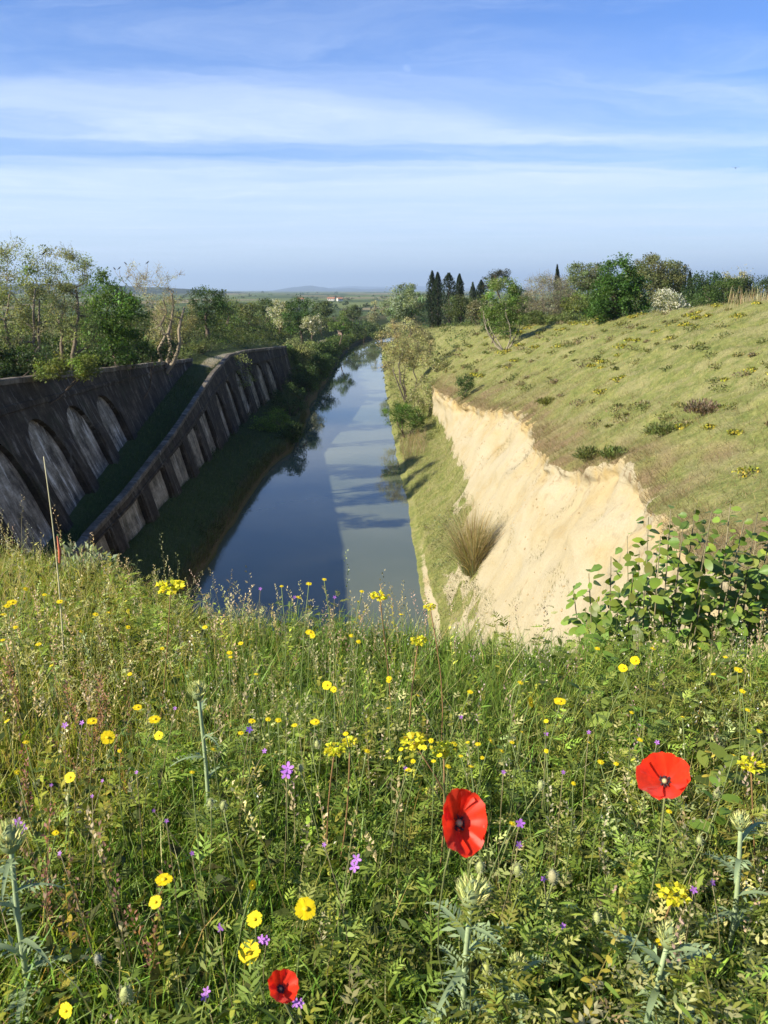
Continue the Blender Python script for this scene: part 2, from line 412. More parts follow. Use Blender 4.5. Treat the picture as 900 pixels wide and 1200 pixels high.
XC = tab((0, 20), (20, 20), (45, 20.6), (70, 22), (90, 16), (130, 11), (180, 9), (420, 8.5))
ZC = tab((0, 15.6), (20, 14.9), (45, 14.45), (70, 13.1), (90, 11.2), (130, 9.6), (180, 7), (250, 4.0), (420, 2.5))

def right_breaks(Y):
    s = shift(Y); xw = ev(XW, Y) + 0.6 * fbm(Y * 0.25, 7.7 + 0 * Y, 4)
    wob = 0.9 * fbm(Y * 0.16, 1.5 + 0 * Y, 2); wob2 = 1.0 * fbm(Y * 0.2, 8.5 + 0 * Y, 2)
    near = sstep(Y, 92, 84)
    xt = ev(XT, Y) + 0.6 * wob2 * near; xe = ev(XE, Y) + 0.8 * wob * near; zt = ev(ZT, Y); ze = ev(ZE, Y); xc = ev(XC, Y); zc = ev(ZC, Y)
    P = [(xw - 0.7, -1.2 + 0 * Y), (xw, 0.0 + 0 * Y), (xw + 0.35, 0.18 + 0 * Y), (xw + 0.55, 0.45 + 0 * Y), (xt, zt),
         (xt + (xe - xt) * 0.42, zt + (ze - zt) * 0.40), (xe - 0.28, ze - 0.75), (xe, ze),
         (xe + (xc - xe) * 0.33, ze + (zc - ze) * 0.42), (xe + (xc - xe) * 0.66, ze + (zc - ze) * 0.76), (xc, zc),
         (xc + 12, zc + 0.3), (xc + 40, zc - 1.5), (xc + 120, 2.0 + 0 * Y), (xc + 420, -4.5 + 0 * Y)]
    return np.stack([p[0] + s for p in P], 0), np.stack([p[1] + 0 * Y for p in P], 0)

def zfun(breaks, X, Y):
    X = np.atleast_1d(np.asarray(X, float)); Y = np.atleast_1d(np.asarray(Y, float)); out = np.empty(len(X))
    bx, bz = breaks(Y)
    for i in range(len(X)):
        o = np.argsort(bx[:, i]); out[i] = np.interp(X[i], bx[o, i], bz[o, i])
    return out
def z_left(X, Y): return zfun(left_breaks, X, Y)
def z_right(X, Y): return zfun(right_breaks, X, Y)

def loft(breaks, Ys, subs, noise_amp, relief=None):
    bx, bz = breaks(Ys); cols = []; ts = []
    for k in range(len(subs)):
        for j in range(subs[k]):
            t = j / subs[k]; cols.append((bx[k] * (1 - t) + bx[k + 1] * t, bz[k] * (1 - t) + bz[k + 1] * t)); ts.append(k + t)
    cols.append((bx[-1], bz[-1])); ts.append(len(subs))
    X = np.stack([c[0] for c in cols], 1); Z = np.stack([c[1] for c in cols], 1)
    Yg = np.repeat(Ys[:, None], X.shape[1], 1).copy(); T = np.repeat(np.array(ts)[None], len(Ys), 0)
    if relief is not None: X, Yg, Z = relief(X, Yg, Z, T)
    Z = Z + noise_amp(T) * (fbm(X * 0.5, Yg * 0.5, 4) * 1.3 + fbm(X * 2.3, Yg * 2.3, 3) * 0.4)
    r, c = X.shape; i = np.arange(r - 1)[:, None] * c; j = np.arange(c - 1)[None]
    f = np.stack([i + j, i + j + 1, i + c + j + 1, i + c + j], -1).reshape(-1, 4)
    return X, Yg, Z, T, f

def yrows(a, b, d0, growth):
    y = [a]
    while y[-1] < b: y.append(y[-1] + max(d0, (y[-1]) * growth))
    return np.array(y)

# right hillside with the bare sand face
def right_relief(X, Y, Z, T):
    onf = sstep(T, 4.0, 4.8) * sstep(T, 6.9, 6.0) * sstep(Y, 96, 86)
    gul = fbm(Y * 0.30, Z * 0.55 + 3, 3) * 1.2 * sstep(T, 4.6, 5.9) + 0.28 * fbm(Y * .55, Z * 1.0, 3) + (0.40 * fbm(Y * 1.3, Z * 1.5, 4) + 0.30 * np.abs(fbm(Y * 2.8, Z * 3.0, 3))) * sstep(T, 5.0, 6.2)
    X = X + onf * (gul + 0.02) * 1.15
    Z = Z + onf * 0.3 * fbm(Y * 1.1 + 5, X * 1.3, 4)
    rim = sstep(T, 6.0, 6.9) * sstep(T, 7.6, 7.0) * sstep(Y, 96, 86)
    X = X - rim * 0.35 * vnoise(Y * 1.3, 2.0 + 0 * Y)            # ragged turf lip
    Z = Z - rim * 0.25 * vnoise(Y * 2.1, 5.0 + 0 * Y)
    return X, Y, Z
Ys = yrows(3.0, 430.0, 0.28, 0.0065)
X, Yg, Z, T, F = loft(right_breaks, Ys, [1, 3, 2, 8, 12, 14, 8, 16, 12, 10, 5, 5, 4, 4],
                      lambda T: 0.10 + 0.55 * sstep(T, 7.2, 8) - 0.08 * (T < 2.5), right_relief)
n1 = fbm(Yg * 0.35, X * 0.5 + Z * 0.2, 4); n2 = fbm(Yg * 1.1 + 3, X * 1.1 + Z, 4)
n3 = fbm(Yg * 2.6 + 9, X * 2.2 + Z, 4)
sand = sstep(T + 1.2 * n1 + 0.6 * n2, 4.15, 4.8) * sstep(T + 0.45 * n2 + 0.25 * n3, 7.0, 6.9) * sstep(Yg + 5 * n1, 92, 88)
sand = np.maximum(sand, sstep(T, 1.0, 1.9) * sstep(T, 3.15, 2.6) * sstep(Yg + 14 * n1, 62, 50) * (0.35 + 0.4 * sstep(Yg, 50, 36)))
spill = sstep(T, 3.0, 3.6) * sstep(Yg + 12 * n1, 44, 36) * 0.62 * (n2 > -0.05)          # sand spilled over the bench
sand = np.maximum(sand, spill * (T < 4.8))
dry = 0.8 * sstep(T + 0.9 * n1, 7.55, 7.02) * sstep(T, 6.6, 6.9) * sstep(Yg, 100, 80) * sstep(n2, -0.35, 0.1)
mb = MB(); mb.add(np.stack([X, Yg, Z], -1), None, F)
tag(mb.build('right_hillside', M_TERRAIN, extra={'sand': sand.ravel(), 'dry': dry.ravel(), 'scar': (sstep(T + 0.8 * n1, 5.3, 6.6) * (T > 3.6)).ravel()}), kind='structure')
RH = (X, Yg, Z, T, sand)

# left bank, ramp and hillside
Ys = yrows(3.0, 430.0, 0.4, 0.008)
X, Yg, Z, T, F = loft(left_breaks, Ys, [1, 4, 3, 6, 2, 3, 6, 3, 6, 5, 5, 5, 4, 4], lambda T: np.where((T > 4.2) & (T < 7.8), 0.04, 0.14) + 0.3 * sstep(T, 9.3, 11))
n2 = fbm(Yg * 0.9, X * 1.0 + Z, 4)
path = np.where(Yg > 86, sstep(T, 6.05, 6.35) * sstep(T, 6.95, 6.7), 0) * 0.9
path = np.maximum(path, np.where(Yg > 104, sstep(T, 6.0, 6.2) * sstep(T, 6.98, 6.8), 0))
face = 0.0 * T
mb = MB(); mb.add(np.stack([X, Yg, Z], -1)[:, ::-1].reshape(-1, 3), None, F)
rev = lambda a: a[:, ::-1].ravel()
tag(mb.build('left_bank', M_TERRAIN, extra={'sand': rev(np.maximum(path * 0.8, face * (n2 > -0.1))), 'lush_or_shade': rev(sstep(T, 12.5, 11.5)), 'dry': rev(0.55 * sstep(T, 0.9, 1.2) * sstep(T + 1.6 * n2, 2.7, 1.7) + 0.25 * sstep(T, 8.5, 9.2))}), kind='structure')
LB = (X, Yg, Z, T)

# canal water
yy = yrows(3.0, 430.0, 3.0, 0.02); s = shift(yy)
xa = ev(XL, yy) + s - 0.9; xb = ev(XW, yy) + s + 1.0
mb = MB(); n = len(yy)
mb.add(np.concatenate([np.stack([xa, yy, 0 * yy], 1), np.stack([xb, yy, 0 * yy], 1)]), None, [(i, n + i, n + i + 1, i + 1) for i in range(n - 1)])
tag(mb.build('canal_water', M_WATER), kind='structure')

# the plain to the horizon
def plain_mat():
    m, t = mat_new('plain_fields'); out = t.n('ShaderNodeOutputMaterial')
    pos = t.n('ShaderNodeNewGeometry').outputs['Position']
    pw = t.n('ShaderNodeVectorMath', {0: pos, 1: t.n('ShaderNodeVectorMath', {0: t.noise(pos, 0.004, 2).outputs[1], 1: (60, 60, 0)}, operation='MULTIPLY').outputs[0]}, operation='ADD').outputs[0]
    vo = t.n('ShaderNodeTexVoronoi', {'Vector': t.map(pw, (0.0075, 0.0042, 0), rot=(0, 0, 0.35)), 'Scale': 1.0}, voronoi_dimensions='2D')
    h = t.n('ShaderNodeSeparateColor', {0: vo.outputs['Color']}).outputs[0]
    c = t.ramp(h, [(0.0, (0.060, 0.085, 0.026)), (0.3, (0.13, 0.155, 0.05)), (0.55, (0.20, 0.17, 0.09)), (0.75, (0.10, 0.13, 0.04)), (1.0, (0.17, 0.185, 0.07))], 'CONSTANT')
    ed = t.n('ShaderNodeTexVoronoi', {'Vector': t.map(pw, (0.0075, 0.0042, 0), rot=(0, 0, 0.35)), 'Scale': 1.0}, voronoi_dimensions='2D', feature='DISTANCE_TO_EDGE').outputs[0]
    c = t.mix(t.smooth(ed, 0.05, 0.02), c, (0.035, 0.05, 0.02))
    c = t.mix(1.0, c, t.ramp(t.noise(pos, 0.05, 5).outputs[0], [(0.25, 0.7), (0.75, 1.3)]), 'MULTIPLY')
    pb = t.n('ShaderNodeBsdfPrincipled', {'Base Color': c, 'Roughness': 0.95, 'Specular IOR Level': 0.1})
    t.t.links.new(pb.outputs[0], out.inputs[0]); return m
def z_plain(X, Y):
    X = np.asarray(X, float); Y = np.asarray(Y, float)
    d = np.maximum(Y - 380, np.abs(X) - 470)
    return -5.0 + 5.5 * sstep(d, 0, 120) + 6 * sstep(Y, 900, 4500) * fbm(X * 0.0011, Y * 0.0009, 3) * 2
gx = np.concatenate([-np.geomspace(30, 30000, 34)[::-1], [0], np.geomspace(30, 30000, 34)]); gy = np.concatenate([-np.geomspace(40, 6000, 10)[::-1], np.linspace(0, 600, 26), np.geomspace(640, 30000, 40)])
GX, GY = np.meshgrid(gx, gy); c = len(gx); r = len(gy)
i = np.arange(r - 1)[:, None] * c; j = np.arange(c - 1)[None]
mb = MB(); mb.add(np.stack([GX, GY, z_plain(GX, GY)], -1), None, np.stack([i + j, i + j + 1, i + c + j + 1, i + c + j], -1).reshape(-1, 4))
tag(mb.build('ground', plain_mat()), kind='structure')

# far hills
def ridge(name, x0, x1, Y, prof, col, depth=0.25):
    n = 60; xs = np.linspace(x0, x1, n); X = (xs - 450) / FPX * Y
    top = np.interp(xs, [p[0] for p in prof], [p[1] for p in prof])
    zt = np.array([at(450, yy_, Y)[2] for yy_ in top]) + Y * 0.0012 * fbm(xs * 0.12, 0 * xs + x0, 4)
    mb = MB(); rows = [(Y * (1 - depth), 0 * zt - 5), (Y * (1 - depth * .45), zt * 0.55), (Y, zt), (Y * (1 + depth * .5), zt * 0.7), (Y * (1 + depth), 0 * zt - 5)]
    V = np.stack([np.stack([X * (yr / Y), 0 * X + yr, zr], 1) for yr, zr in rows])
    i = np.arange(4)[:, None] * n; j = np.arange(n - 1)[None]
    mb.add(V, None, np.stack([i + j, i + j + 1, i + n + j + 1, i + n + j], -1).reshape(-1, 4), col)
    return tag(mb.build(name, col_mat(name + '_ground', 0.95, 0.05, 0.004, 0.4)), kind='structure')
ridge('distant_hills', 280, 500, 16000, [(280, 345), (320, 341), (345, 336.5), (368, 334.5), (390, 338), (410, 337.5), (430, 338.5), (470, 337.5), (500, 342)], (0.055, 0.065, 0.045))
ridge('distant_mountains', 330, 960, 24000, [(330, 344), (380, 338), (410, 335), (450, 336), (480, 334), (520, 338), (700, 334), (820, 330), (880, 321), (920, 325), (960, 326)], (0.05, 0.06, 0.05))
ridge('wooded_ridge', -60, 310, 4200, [(-60, 337), (40, 333), (90, 332), (150, 335), (200, 337), (250, 340), (310, 344)], (0.035, 0.045, 0.02))

# ------------------------------------------------------------------ retaining walls
def wall_pt(top, base, Y, v, off):
    """point on a battered wall: v=0 foot .. 1 top, off = out of the face"""
    tx, tz = top(Y); bx_, bz_ = base(Y)
    return np.array((bx_ + (tx - bx_) * v + off, Y, bz_ + (tz - bz_) * v + off * 0.25))

def quad_strip(mb, A, B, flip=False):
    A = np.asarray(A); B = np.asarray(B); n = len(A)
    f = [(i, i + 1, n + i + 1, n + i) for i in range(n - 1)]
    if flip: f = [q[::-1] for q in f]
    mb.add(np.vstack([A, B]), None, f)

def make_wall(name, label, top, base, y0, y1, bays, parapet, rec, pier_out, panel_mat, cope_h=0.28):
    o = empty(name, (0, 0, 0), label, 'wall')
    ys = []
    P = lambda Y, v, off: wall_pt(top, base, Y, v, off)
    face = MB(); prev = y0
    def plain(a, b, v0, v1, off):
        n = max(2, int((b - a) / 0.8) + 1); yy_ = np.linspace(a, b, n); vv = np.linspace(v0, v1, 5)
        G = np.array([[P(y, v, off + 0.025 * (vnoise(y * 2.1, v * 5) - .5)) for y in yy_] for v in vv])
        i = np.arange(4)[:, None] * n; j = np.arange(n - 1)[None]
        face.add(G, None, np.stack([i + j, i + n + j, i + n + j + 1, i + j + 1], -1).reshape(-1, 4))
    for (a, b, vs, vt, pointed) in bays:
        plain(prev, a, -0.12, parapet, 0.0); prev = b
        K = 13 if pointed else 5
        yy_ = np.linspace(a, b, K); u = np.linspace(-1, 1, K)
        vt_ = vs + (vt - vs) * (1 - np.abs(u) ** 2.2) ** 0.6 if pointed else np.full(K, vt)
        front = np.array([P(y, v, 0.0) for y, v in zip(yy_, vt_)]); upper = np.array([P(y, parapet, 0.0) for y in yy_])
        quad_strip(face, upper, front)
        back = np.array([P(y, v, -rec) for y, v in zip(yy_, vt_)])
        quad_strip(face, front, back)                                  # soffit
        for yj, vj, fl in ((a, vt_[0], False), (b, vt_[-1], True)):     # jambs
            q = [P(yj, -0.12, 0), P(yj, vj, 0), P(yj, vj, -rec), P(yj, -0.12, -rec)]
            face.add(q, None, [(0, 1, 2, 3)] if fl else [(3, 2, 1, 0)])
        pn = MB(); vv = np.linspace(-0.12, 1, 8)
        G = np.array([[P(y, -0.12 + (v_ + 0.12) * w, -rec + 0.05 * (vnoise(y * 1.7, w * 6) - .5)) for y, v_ in zip(yy_, vt_ + 0.01)] for w in np.linspace(0, 1, 8)])
        i = np.arange(7)[:, None] * K; j = np.arange(K - 1)[None]
        pn.add(G, None, np.stack([i + j, i + K + j, i + K + j + 1, i + j + 1], -1).reshape(-1, 4))
        pn.build('arch_panel' if pointed else 'wall_panel', panel_mat, o)
    plain(prev, y1, -0.12, parapet, 0.0)
    face.build('wall_face', M_WALL, o, smooth=False)
    # piers: sloping buttresses standing proud between the bays
    for k in range(len(bays)):
        a = bays[k][1]; b = bays[k + 1][0] if k + 1 < len(bays) else a + 1.6
        if b - a > 5: b = a + 1.7
        vtop = bays[k][2] * 0.98 + 0.02; c0 = a + 0.12; c1 = max(c0 + 0.5, b - 0.12); pr = MB()
        nv = 6; ring = []
        for w in np.linspace(0, 1, nv):
            v = -0.14 + (vtop + 0.14) * w; po = pier_out * (1 - 0.55 * w)
            ring.append([P(c0, v, -0.05), P(c0 + .06, v, po), P(c1 - .06, v, po), P(c1, v, -0.05)])
        ring.append([P(c0, vtop + 0.07, -0.06)] * 1 + [P(c0 + .06, vtop + 0.07, -0.02), P(c1 - .06, vtop + 0.07, -0.02), P(c1, vtop + 0.07, -0.06)])
        V = np.array(ring); f = []
        for r_ in range(len(ring) - 1):
            for q in range(3): f.append((r_ * 4 + q, r_ * 4 + q + 4, r_ * 4 + q + 5, r_ * 4 + q + 1))
        pr.add(V, None, f); pr.build('buttress', M_WALL, o, smooth=False)
    # parapet band, proud of the face
    bd = MB(); n = int((y1 - y0) / 1.2) + 2; yy_ = np.linspace(y0, y1, n)
    prof = [(parapet - 0.035, -0.02), (parapet - 0.03, 0.10), (parapet + 0.012, 0.12), (parapet + 0.02, 0.06), (1.0, 0.05)]
    G = np.array([[P(y, v, off) for y in yy_] for v, off in prof]); q_ = np.arange(len(prof) - 1)[:, None] * n; j = np.arange(n - 1)[None]
    bd.add(G, None, np.stack([q_ + j, q_ + n + j, q_ + n + j + 1, q_ + j + 1], -1).reshape(-1, 4))
    bd.build('parapet_band', M_WALL, o, smooth=False)
    bk = MB(); A = np.array([P(y, 1.0, -0.20) for y in yy_]); B = A - np.array((0, 0, 1.6)); quad_strip(bk, A, B); bk.build('parapet_back', M_WALL, o, smooth=False)
    # coping stones laid one by one
    y = y0; k = 0
    while y < y1 - 0.2:
        L = 1.15 + 0.5 * random.random(); e = min(y + L, y1); g = 0.018
        t0 = wall_pt(top, base, y + g, 1.0, 0); t1 = wall_pt(top, base, e - g, 1.0, 0)
        j0 = random.uniform(-.02, .02); j1 = random.uniform(-.015, .015)
        V = []
        for t_ in (t0, t1):
            for ox, oz in ((0.16, 0), (0.17, cope_h * .8), (0.13, cope_h), (-0.23, cope_h + .02), (-0.26, cope_h * .85), (-0.26, -0.02)):
                V.append(t_ + np.array((ox + j1, 0, oz + j0)))
        f4 = [(q, (q + 1) % 6, 6 + (q + 1) % 6, 6 + q) for q in range(6)]
        cp = MB(); cp.add(V, [(0, 2, 1), (0, 3, 2), (0, 4, 3), (0, 5, 4), (6, 7, 8), (6, 8, 9), (6, 9, 10), (6, 10, 11)], f4)
        cp.build('coping_stone', M_COPE, o, smooth=False); y = e
    return o

UT = lambda Y: (ev(TUX, Y), ev(TUZ, Y)); UB = lambda Y: (ev(BUX, Y), ev(TLZ, Y) - 0.05)
ub = []
for yc in (24.6, 30.5, 36.4, 42.3, 48.2, 54.1):
    ub.append((yc - 2.1, yc + 2.1, 0.40, 0.72, True))
make_wall('upper_retaining_wall', 'tall dark sloping masonry wall with pointed blind arches below the trees', UT, UB, 6.0, 86.0, ub, 0.84, 0.30, 0.16, M_PANEL)
LT = lambda Y: (ev(TLX, Y), ev(TLZ, Y)); LBs = lambda Y: (ev(TLX, Y) + 0.27 * (ev(TLZ, Y) - ev(BLZ, Y)), ev(BLZ, Y))
lb = []
for yc in (38.0, 44.0, 50.3, 56.8, 63.4, 69.6): lb.append((yc - 2.15, yc + 2.15, 0.70, 0.72, False))
for yc in (79.0, 85.2, 91.2, 96.4, 101.0, 105.6): lb.append((yc - 1.5, yc + 1.5, 0.48, 0.76, True))
make_wall('ramp_retaining_wall', 'lower dark stone wall climbing beside the grassy ramp above the canal', LT, LBs, 14.0, WALL_END, lb, 0.80, 0.26, 0.14, M_PANEL2)
# end return of the lower wall
# ------------------------------------------------------------------ trees and shrubs
def crown_pts(ells, n, shell=0.55):
    vol = np.array([e[3] * e[4] * e[5] for e in ells]); pick = rng.choice(len(ells), n, p=vol / vol.sum())
    d = rdir(n); rr = (shell + (1 - shell) * rng.random(n)) ** 0.8
    e = np.array(ells)[pick]
    return e[:, :3] + d * rr[:, None] * e[:, 3:6], d

def make_tree(name, label, cat, base, ells, n_cl=60, cl_r=0.6, per=90, leaf=0.16, col=(0.06, 0.09, 0.025), cv=0.28,
              stems=1, tr=0.14, bark=(0.13, 0.10, 0.075), group=None, twigs=0, blossom=None, bl_frac=0.0, stem_spread=0.5, asp=0.6, trans=None, extra_br=None):
    base = np.asarray(base, float)
    o = empty(name, tuple(base), label, cat, group)
    E = [(e[0] - base[0], e[1] - base[1], e[2] - base[2], e[3], e[4], e[5]) for e in ells]
    pts, d = crown_pts(E, n_cl)
    wood = MB()
    cz = np.average([e[2] for e in E]); bot = min(e[2] - e[5] for e in E); topz = max(e[2] + e[5] for e in E)
    cx_, cy_ = np.average([e[0] for e in E]), np.average([e[1] for e in E])
    NP = []; NR = []
    for s_ in range(stems):
        a = rng.uniform(0, 6.28); off = np.array((math.cos(a), math.sin(a), 0)) * (stem_spread * (stems > 1))
        hz = bot + (topz - bot) * (0.55 if stems > 1 else 0.62)
        tgt = np.array((cx_, cy_, 0)) + off * 2.0 * (0.5 + rng.random()) + np.array((0, 0, hz * rng.uniform(.85, 1.05)))
        p0 = off * 0.25 + np.array((0, 0, -0.25)); k = 8; t_ = np.linspace(0, 1, k)[:, None]
        w = np.cumsum(rng.normal(0, 0.03, (k, 3)), 0) * np.array((1, 1, 0.2)) * np.linalg.norm(tgt); w -= w[:1]
        line = p0 + (tgt - p0) * t_ + off * 0.8 * np.sin(t_ * math.pi) + w
        rr = tr / math.sqrt(stems) * (1.2 - .8 * np.linspace(0, 1, k)); rr[0] *= 1.35
        tube(wood, line, np.maximum(rr, 0.02), 7, bark)
        NP += list(line[2:]); NR += list(rr[2:])
    axis = np.array((cx_, cy_, bot)); order = np.argsort(np.linalg.norm((pts - axis) * np.array((1, 1, .8)), axis=1))
    for i_ in order:
        A = np.array(NP); P_ = pts[i_]; dv = P_ - A; ds = np.linalg.norm(dv, axis=1) + 1.2 * np.maximum(A[:, 2] - P_[2], 0)
        b_ = int(np.argmin(ds)); st = A[b_]; r0 = min(NR[b_] * .72, tr * .45); L_ = np.linalg.norm(P_ - st)
        mid = (st + P_) * .5 + np.array((0, 0, rng.uniform(-.05, .16))) * L_ + rng.normal(0, 0.10, 3) * L_
        t_ = np.linspace(0, 1, 5)[:, None]; L = (1 - t_) ** 2 * st + 2 * t_ * (1 - t_) * mid + t_ ** 2 * P_
        rr = np.linspace(max(r0, .016), max(r0 * .55, .010), 5); tube(wood, L, rr, 4, bark)
        NP += list(L[2:]); NR += list(rr[2:])
        for _ in range(twigs):
            e_ = P_ + rdir(1)[0] * cl_r * rng.uniform(.6, 1.3) + np.array((0, 0, .3 * cl_r)); s0 = L[2] + (L[4] - L[2]) * rng.random()
            tube(wood, [s0, (s0 + e_) / 2 + rng.normal(0, .09, 3) * cl_r, e_], [0.011, .009, .006], 3, bark, cap=False)
    for (p, q) in (extra_br or []):
        p = np.asarray(p) - base; q = np.asarray(q) - base
        tube(wood, [p, (p + q) / 2 + rng.normal(0, .08, 3), q], [0.03, .02, .012], 4, bark)
    wood.build('trunk', M_WOOD, o)
    per = int(per * 1.22); leaf = leaf * .9
    if per > 0:
        n = n_cl * per; c0 = np.repeat(pts, per, 0); dd = rdir(n); rr = rng.random(n) ** 0.55
        size = np.repeat(cl_r * np.exp(rng.normal(0, 0.25, n_cl)), per)
        pos = c0 + dd * (rr * size)[:, None] * np.array((1, 1, 0.75))
        axd = nrm(dd + rdir(n) * 0.9); nr = nrm(dd * 0.7 + rdir(n) * 0.7 + np.array((0, 0, .5)))
        cc = np.repeat(jitter(np.asarray(col) * np.array((1.15, 1.18, 1.18)), n_cl, cv * 0.75, 0.07), per, 0) * np.exp(rng.normal(0, cv * .6, (n, 1)))
        if blossom is not None:
            hit = rng.random(n) < bl_frac; cc[hit] = np.asarray(blossom) * np.exp(rng.normal(0, .12, (hit.sum(), 1)))
        l_ = leaf * np.exp(rng.normal(0, 0.25, n))
        lm = MB(); leaves(lm, pos, axd, nr, l_, l_ * asp, np.clip(cc, 0.004, 0.9)); lm.build('crown', M_LEAF, o)
    return o

def pxell(cx, cy, rx, ry, Y, dy=0.0, depth=1.0):
    c = at(cx, cy, Y + dy); k = Y / FPX
    return (c[0], c[1], c[2], rx * k, rx * k * depth, ry * k)

def zg(X, Y):
    sh = float(shift(np.array(Y)))
    return float((z_right if X > -4 + sh else z_left)(X, Y)[0])

def px_tree(name, label, cat, Y, bx_, ellpx, **kw):
    """tree standing on the terrain at distance Y; crown ellipses measured in the photograph"""
    E = [pxell(*e[:4], Y + (e[4] if len(e) > 4 else 0)) for e in ellpx]
    X = (bx_ - 450) / FPX * Y * 0.98
    z = zg(X, Y); return make_tree(name, label, cat, (X, Y, z), E, **kw)

OLIVE = (0.15, 0.155, 0.055); GREEN = (0.055, 0.105, 0.022); DARK = (0.030, 0.052, 0.018); GREY = (0.13, 0.15, 0.085); PALE = (0.24, 0.23, 0.11)
# --- left, above the upper wall
G1 = 'pale spring trees above the upper wall'
locust1 = px_tree('locust_tree', 'tallest pale spindly tree at the left edge, thin new leaves', 'tree', 50, 30,
        [(18, 330, 34, 50), (40, 305, 20, 22), (10, 385, 34, 34), (50, 370, 26, 40)], n_cl=115, cl_r=0.7, per=108, leaf=0.108, col=(0.215, 0.235, 0.10), stems=3, tr=0.2, twigs=3, bark=(0.20, 0.165, 0.115), stem_spread=0.7)
locust2 = px_tree('locust_tree', 'pale open tree with curved boughs between tallest tree and leafy green tree', 'tree', 54, 74,
        [(82, 318, 24, 26), (72, 360, 24, 36), (92, 385, 22, 24)], n_cl=82, cl_r=0.65, per=98, leaf=0.108, col=(0.205, 0.225, 0.095), stems=2, tr=0.2, twigs=3, bark=(0.17, 0.14, 0.10))
px_tree('leafy_tree', 'dense bright green leafy tree behind the upper wall', 'tree', 60, 132,
        [(120, 338, 18, 24), (128, 365, 34, 36), (148, 372, 22, 30), (140, 402, 24, 22), (112, 385, 20, 26)], n_cl=110, cl_r=0.75, per=95, leaf=0.16, col=(0.075, 0.13, 0.026), tr=0.2)
bare = px_tree('dead_looking_tree', 'nearly bare pale tree with stubby upright boughs and perched birds', 'tree', 74, 182,
        [(165, 325, 17, 18), (182, 345, 24, 32), (205, 330, 10, 14), (188, 375, 22, 18)], n_cl=80, cl_r=0.5, per=34, leaf=0.10, col=(0.31, 0.285, 0.17), stems=3, tr=0.34, twigs=4, bark=(0.27, 0.22, 0.15), stem_spread=0.6,
        extra_br=[(at(160, 330, 74), at(147, 311, 74)), (at(150, 335, 74), at(134, 317, 74)), (at(145, 330, 74), at(140, 316.5, 74)), (at(170, 328, 74), at(173, 309.5, 74)), (at(160, 340, 74), at(150, 327, 74))])
px_tree('russet_tree', 'straw coloured half leafed tree right of the bare tree', 'tree', 84, 205,
        [(205, 370, 24, 22), (215, 385, 20, 18), (195, 392, 22, 16)], n_cl=70, cl_r=0.75, per=80, leaf=0.14, col=(0.25, 0.235, 0.115), stems=3, tr=0.2, twigs=2, bark=(0.16, 0.12, 0.09))
px_tree('round_tree', 'compact dark round tree standing alone right of the bare tree', 'tree', 108, 243,
        [(243, 355, 23, 20), (232, 368, 14, 16), (252, 370, 16, 14)], n_cl=70, cl_r=0.75, per=85, leaf=0.19, col=(0.05, 0.085, 0.024), tr=0.25)
px_tree('overhanging_bush', 'yellow green bush hanging over the coping of the upper wall', 'bush', 45, 26,
        [(88, 425, 24, 12), (60, 432, 22, 9), (102, 436, 12, 8)], n_cl=50, cl_r=0.45, per=70, leaf=0.12, col=(0.13, 0.16, 0.035), stems=4, tr=0.1, stem_spread=0.8)
px_tree('bramble_bush', 'dark bush under the tall pale tree at the left edge', 'bush', 46, 20,
        [(10, 425, 30, 16), (40, 418, 20, 14), (-30, 410, 30, 20)], n_cl=70, cl_r=0.55, per=70, leaf=0.13, col=(0.035, 0.06, 0.018), stems=4, tr=0.1, stem_spread=1.0)
px_tree('bramble_bush', 'dark bush filling the gap behind the wall below the leafy green tree', 'bush', 63, 150,
        [(150, 415, 30, 12), (185, 410, 24, 12), (115, 415, 22, 14)], n_cl=70, cl_r=0.6, per=60, leaf=0.15, col=(0.035, 0.06, 0.018), stems=4, tr=0.1, stem_spread=1.0)
px_tree('hillside_bush', 'small pale leafy bush on the shaded slope above the path', 'bush', 92, 232, [(234, 405, 12, 7)], n_cl=20, cl_r=0.5, per=50, leaf=0.16, col=(0.12, 0.14, 0.05), stems=3, tr=0.06)
# --- left, middle distance
px_tree('hawthorn_bush', 'cream flowering bush, larger of two beyond the shaded slope', 'bush', 165, 328, [(327, 364, 14, 15), (333, 372, 12, 12)], n_cl=55, cl_r=0.8, per=70, leaf=0.26, col=(0.20, 0.22, 0.10), blossom=(0.62, 0.6, 0.46), bl_frac=0.45, tr=0.2)
px_tree('leafy_bush', 'rounded green tree between the two cream flowering bushes', 'tree', 160, 353, [(352, 366, 19, 16), (360, 376, 16, 12), (345, 378, 14, 12)], n_cl=70, cl_r=0.9, per=70, leaf=0.28, col=(0.06, 0.105, 0.028), tr=0.2)
px_tree('hawthorn_bush', 'smaller cream flowering bush in front of the rounded green tree', 'bush', 154, 366, [(366, 380, 12, 10)], n_cl=32, cl_r=0.7, per=60, leaf=0.25, col=(0.17, 0.19, 0.09), blossom=(0.6, 0.58, 0.45), bl_frac=0.4, tr=0.15)
px_tree('leafy_bush', 'bright rounded bush next to the far bend of the towpath', 'bush', 205, 396, [(396, 377, 13, 11), (404, 383, 12, 8)], n_cl=40, cl_r=0.9, per=60, leaf=0.3, col=(0.10, 0.15, 0.035), tr=0.15)
px_tree('leafy_bush', 'olive rounded tree on the plain above the far bend', 'tree', 275, 413, [(413, 366, 11, 8)], n_cl=34, cl_r=1.2, per=60, leaf=0.4, col=(0.10, 0.12, 0.05), tr=0.2)
px_tree('slender_tree', 'pale narrow tree where the canal disappears round the bend', 'tree', 290, 437, [(437, 366, 5, 15), (436, 376, 6, 10)], n_cl=34, cl_r=1.1, per=60, leaf=0.38, col=(0.24, 0.24, 0.14), tr=0.25)
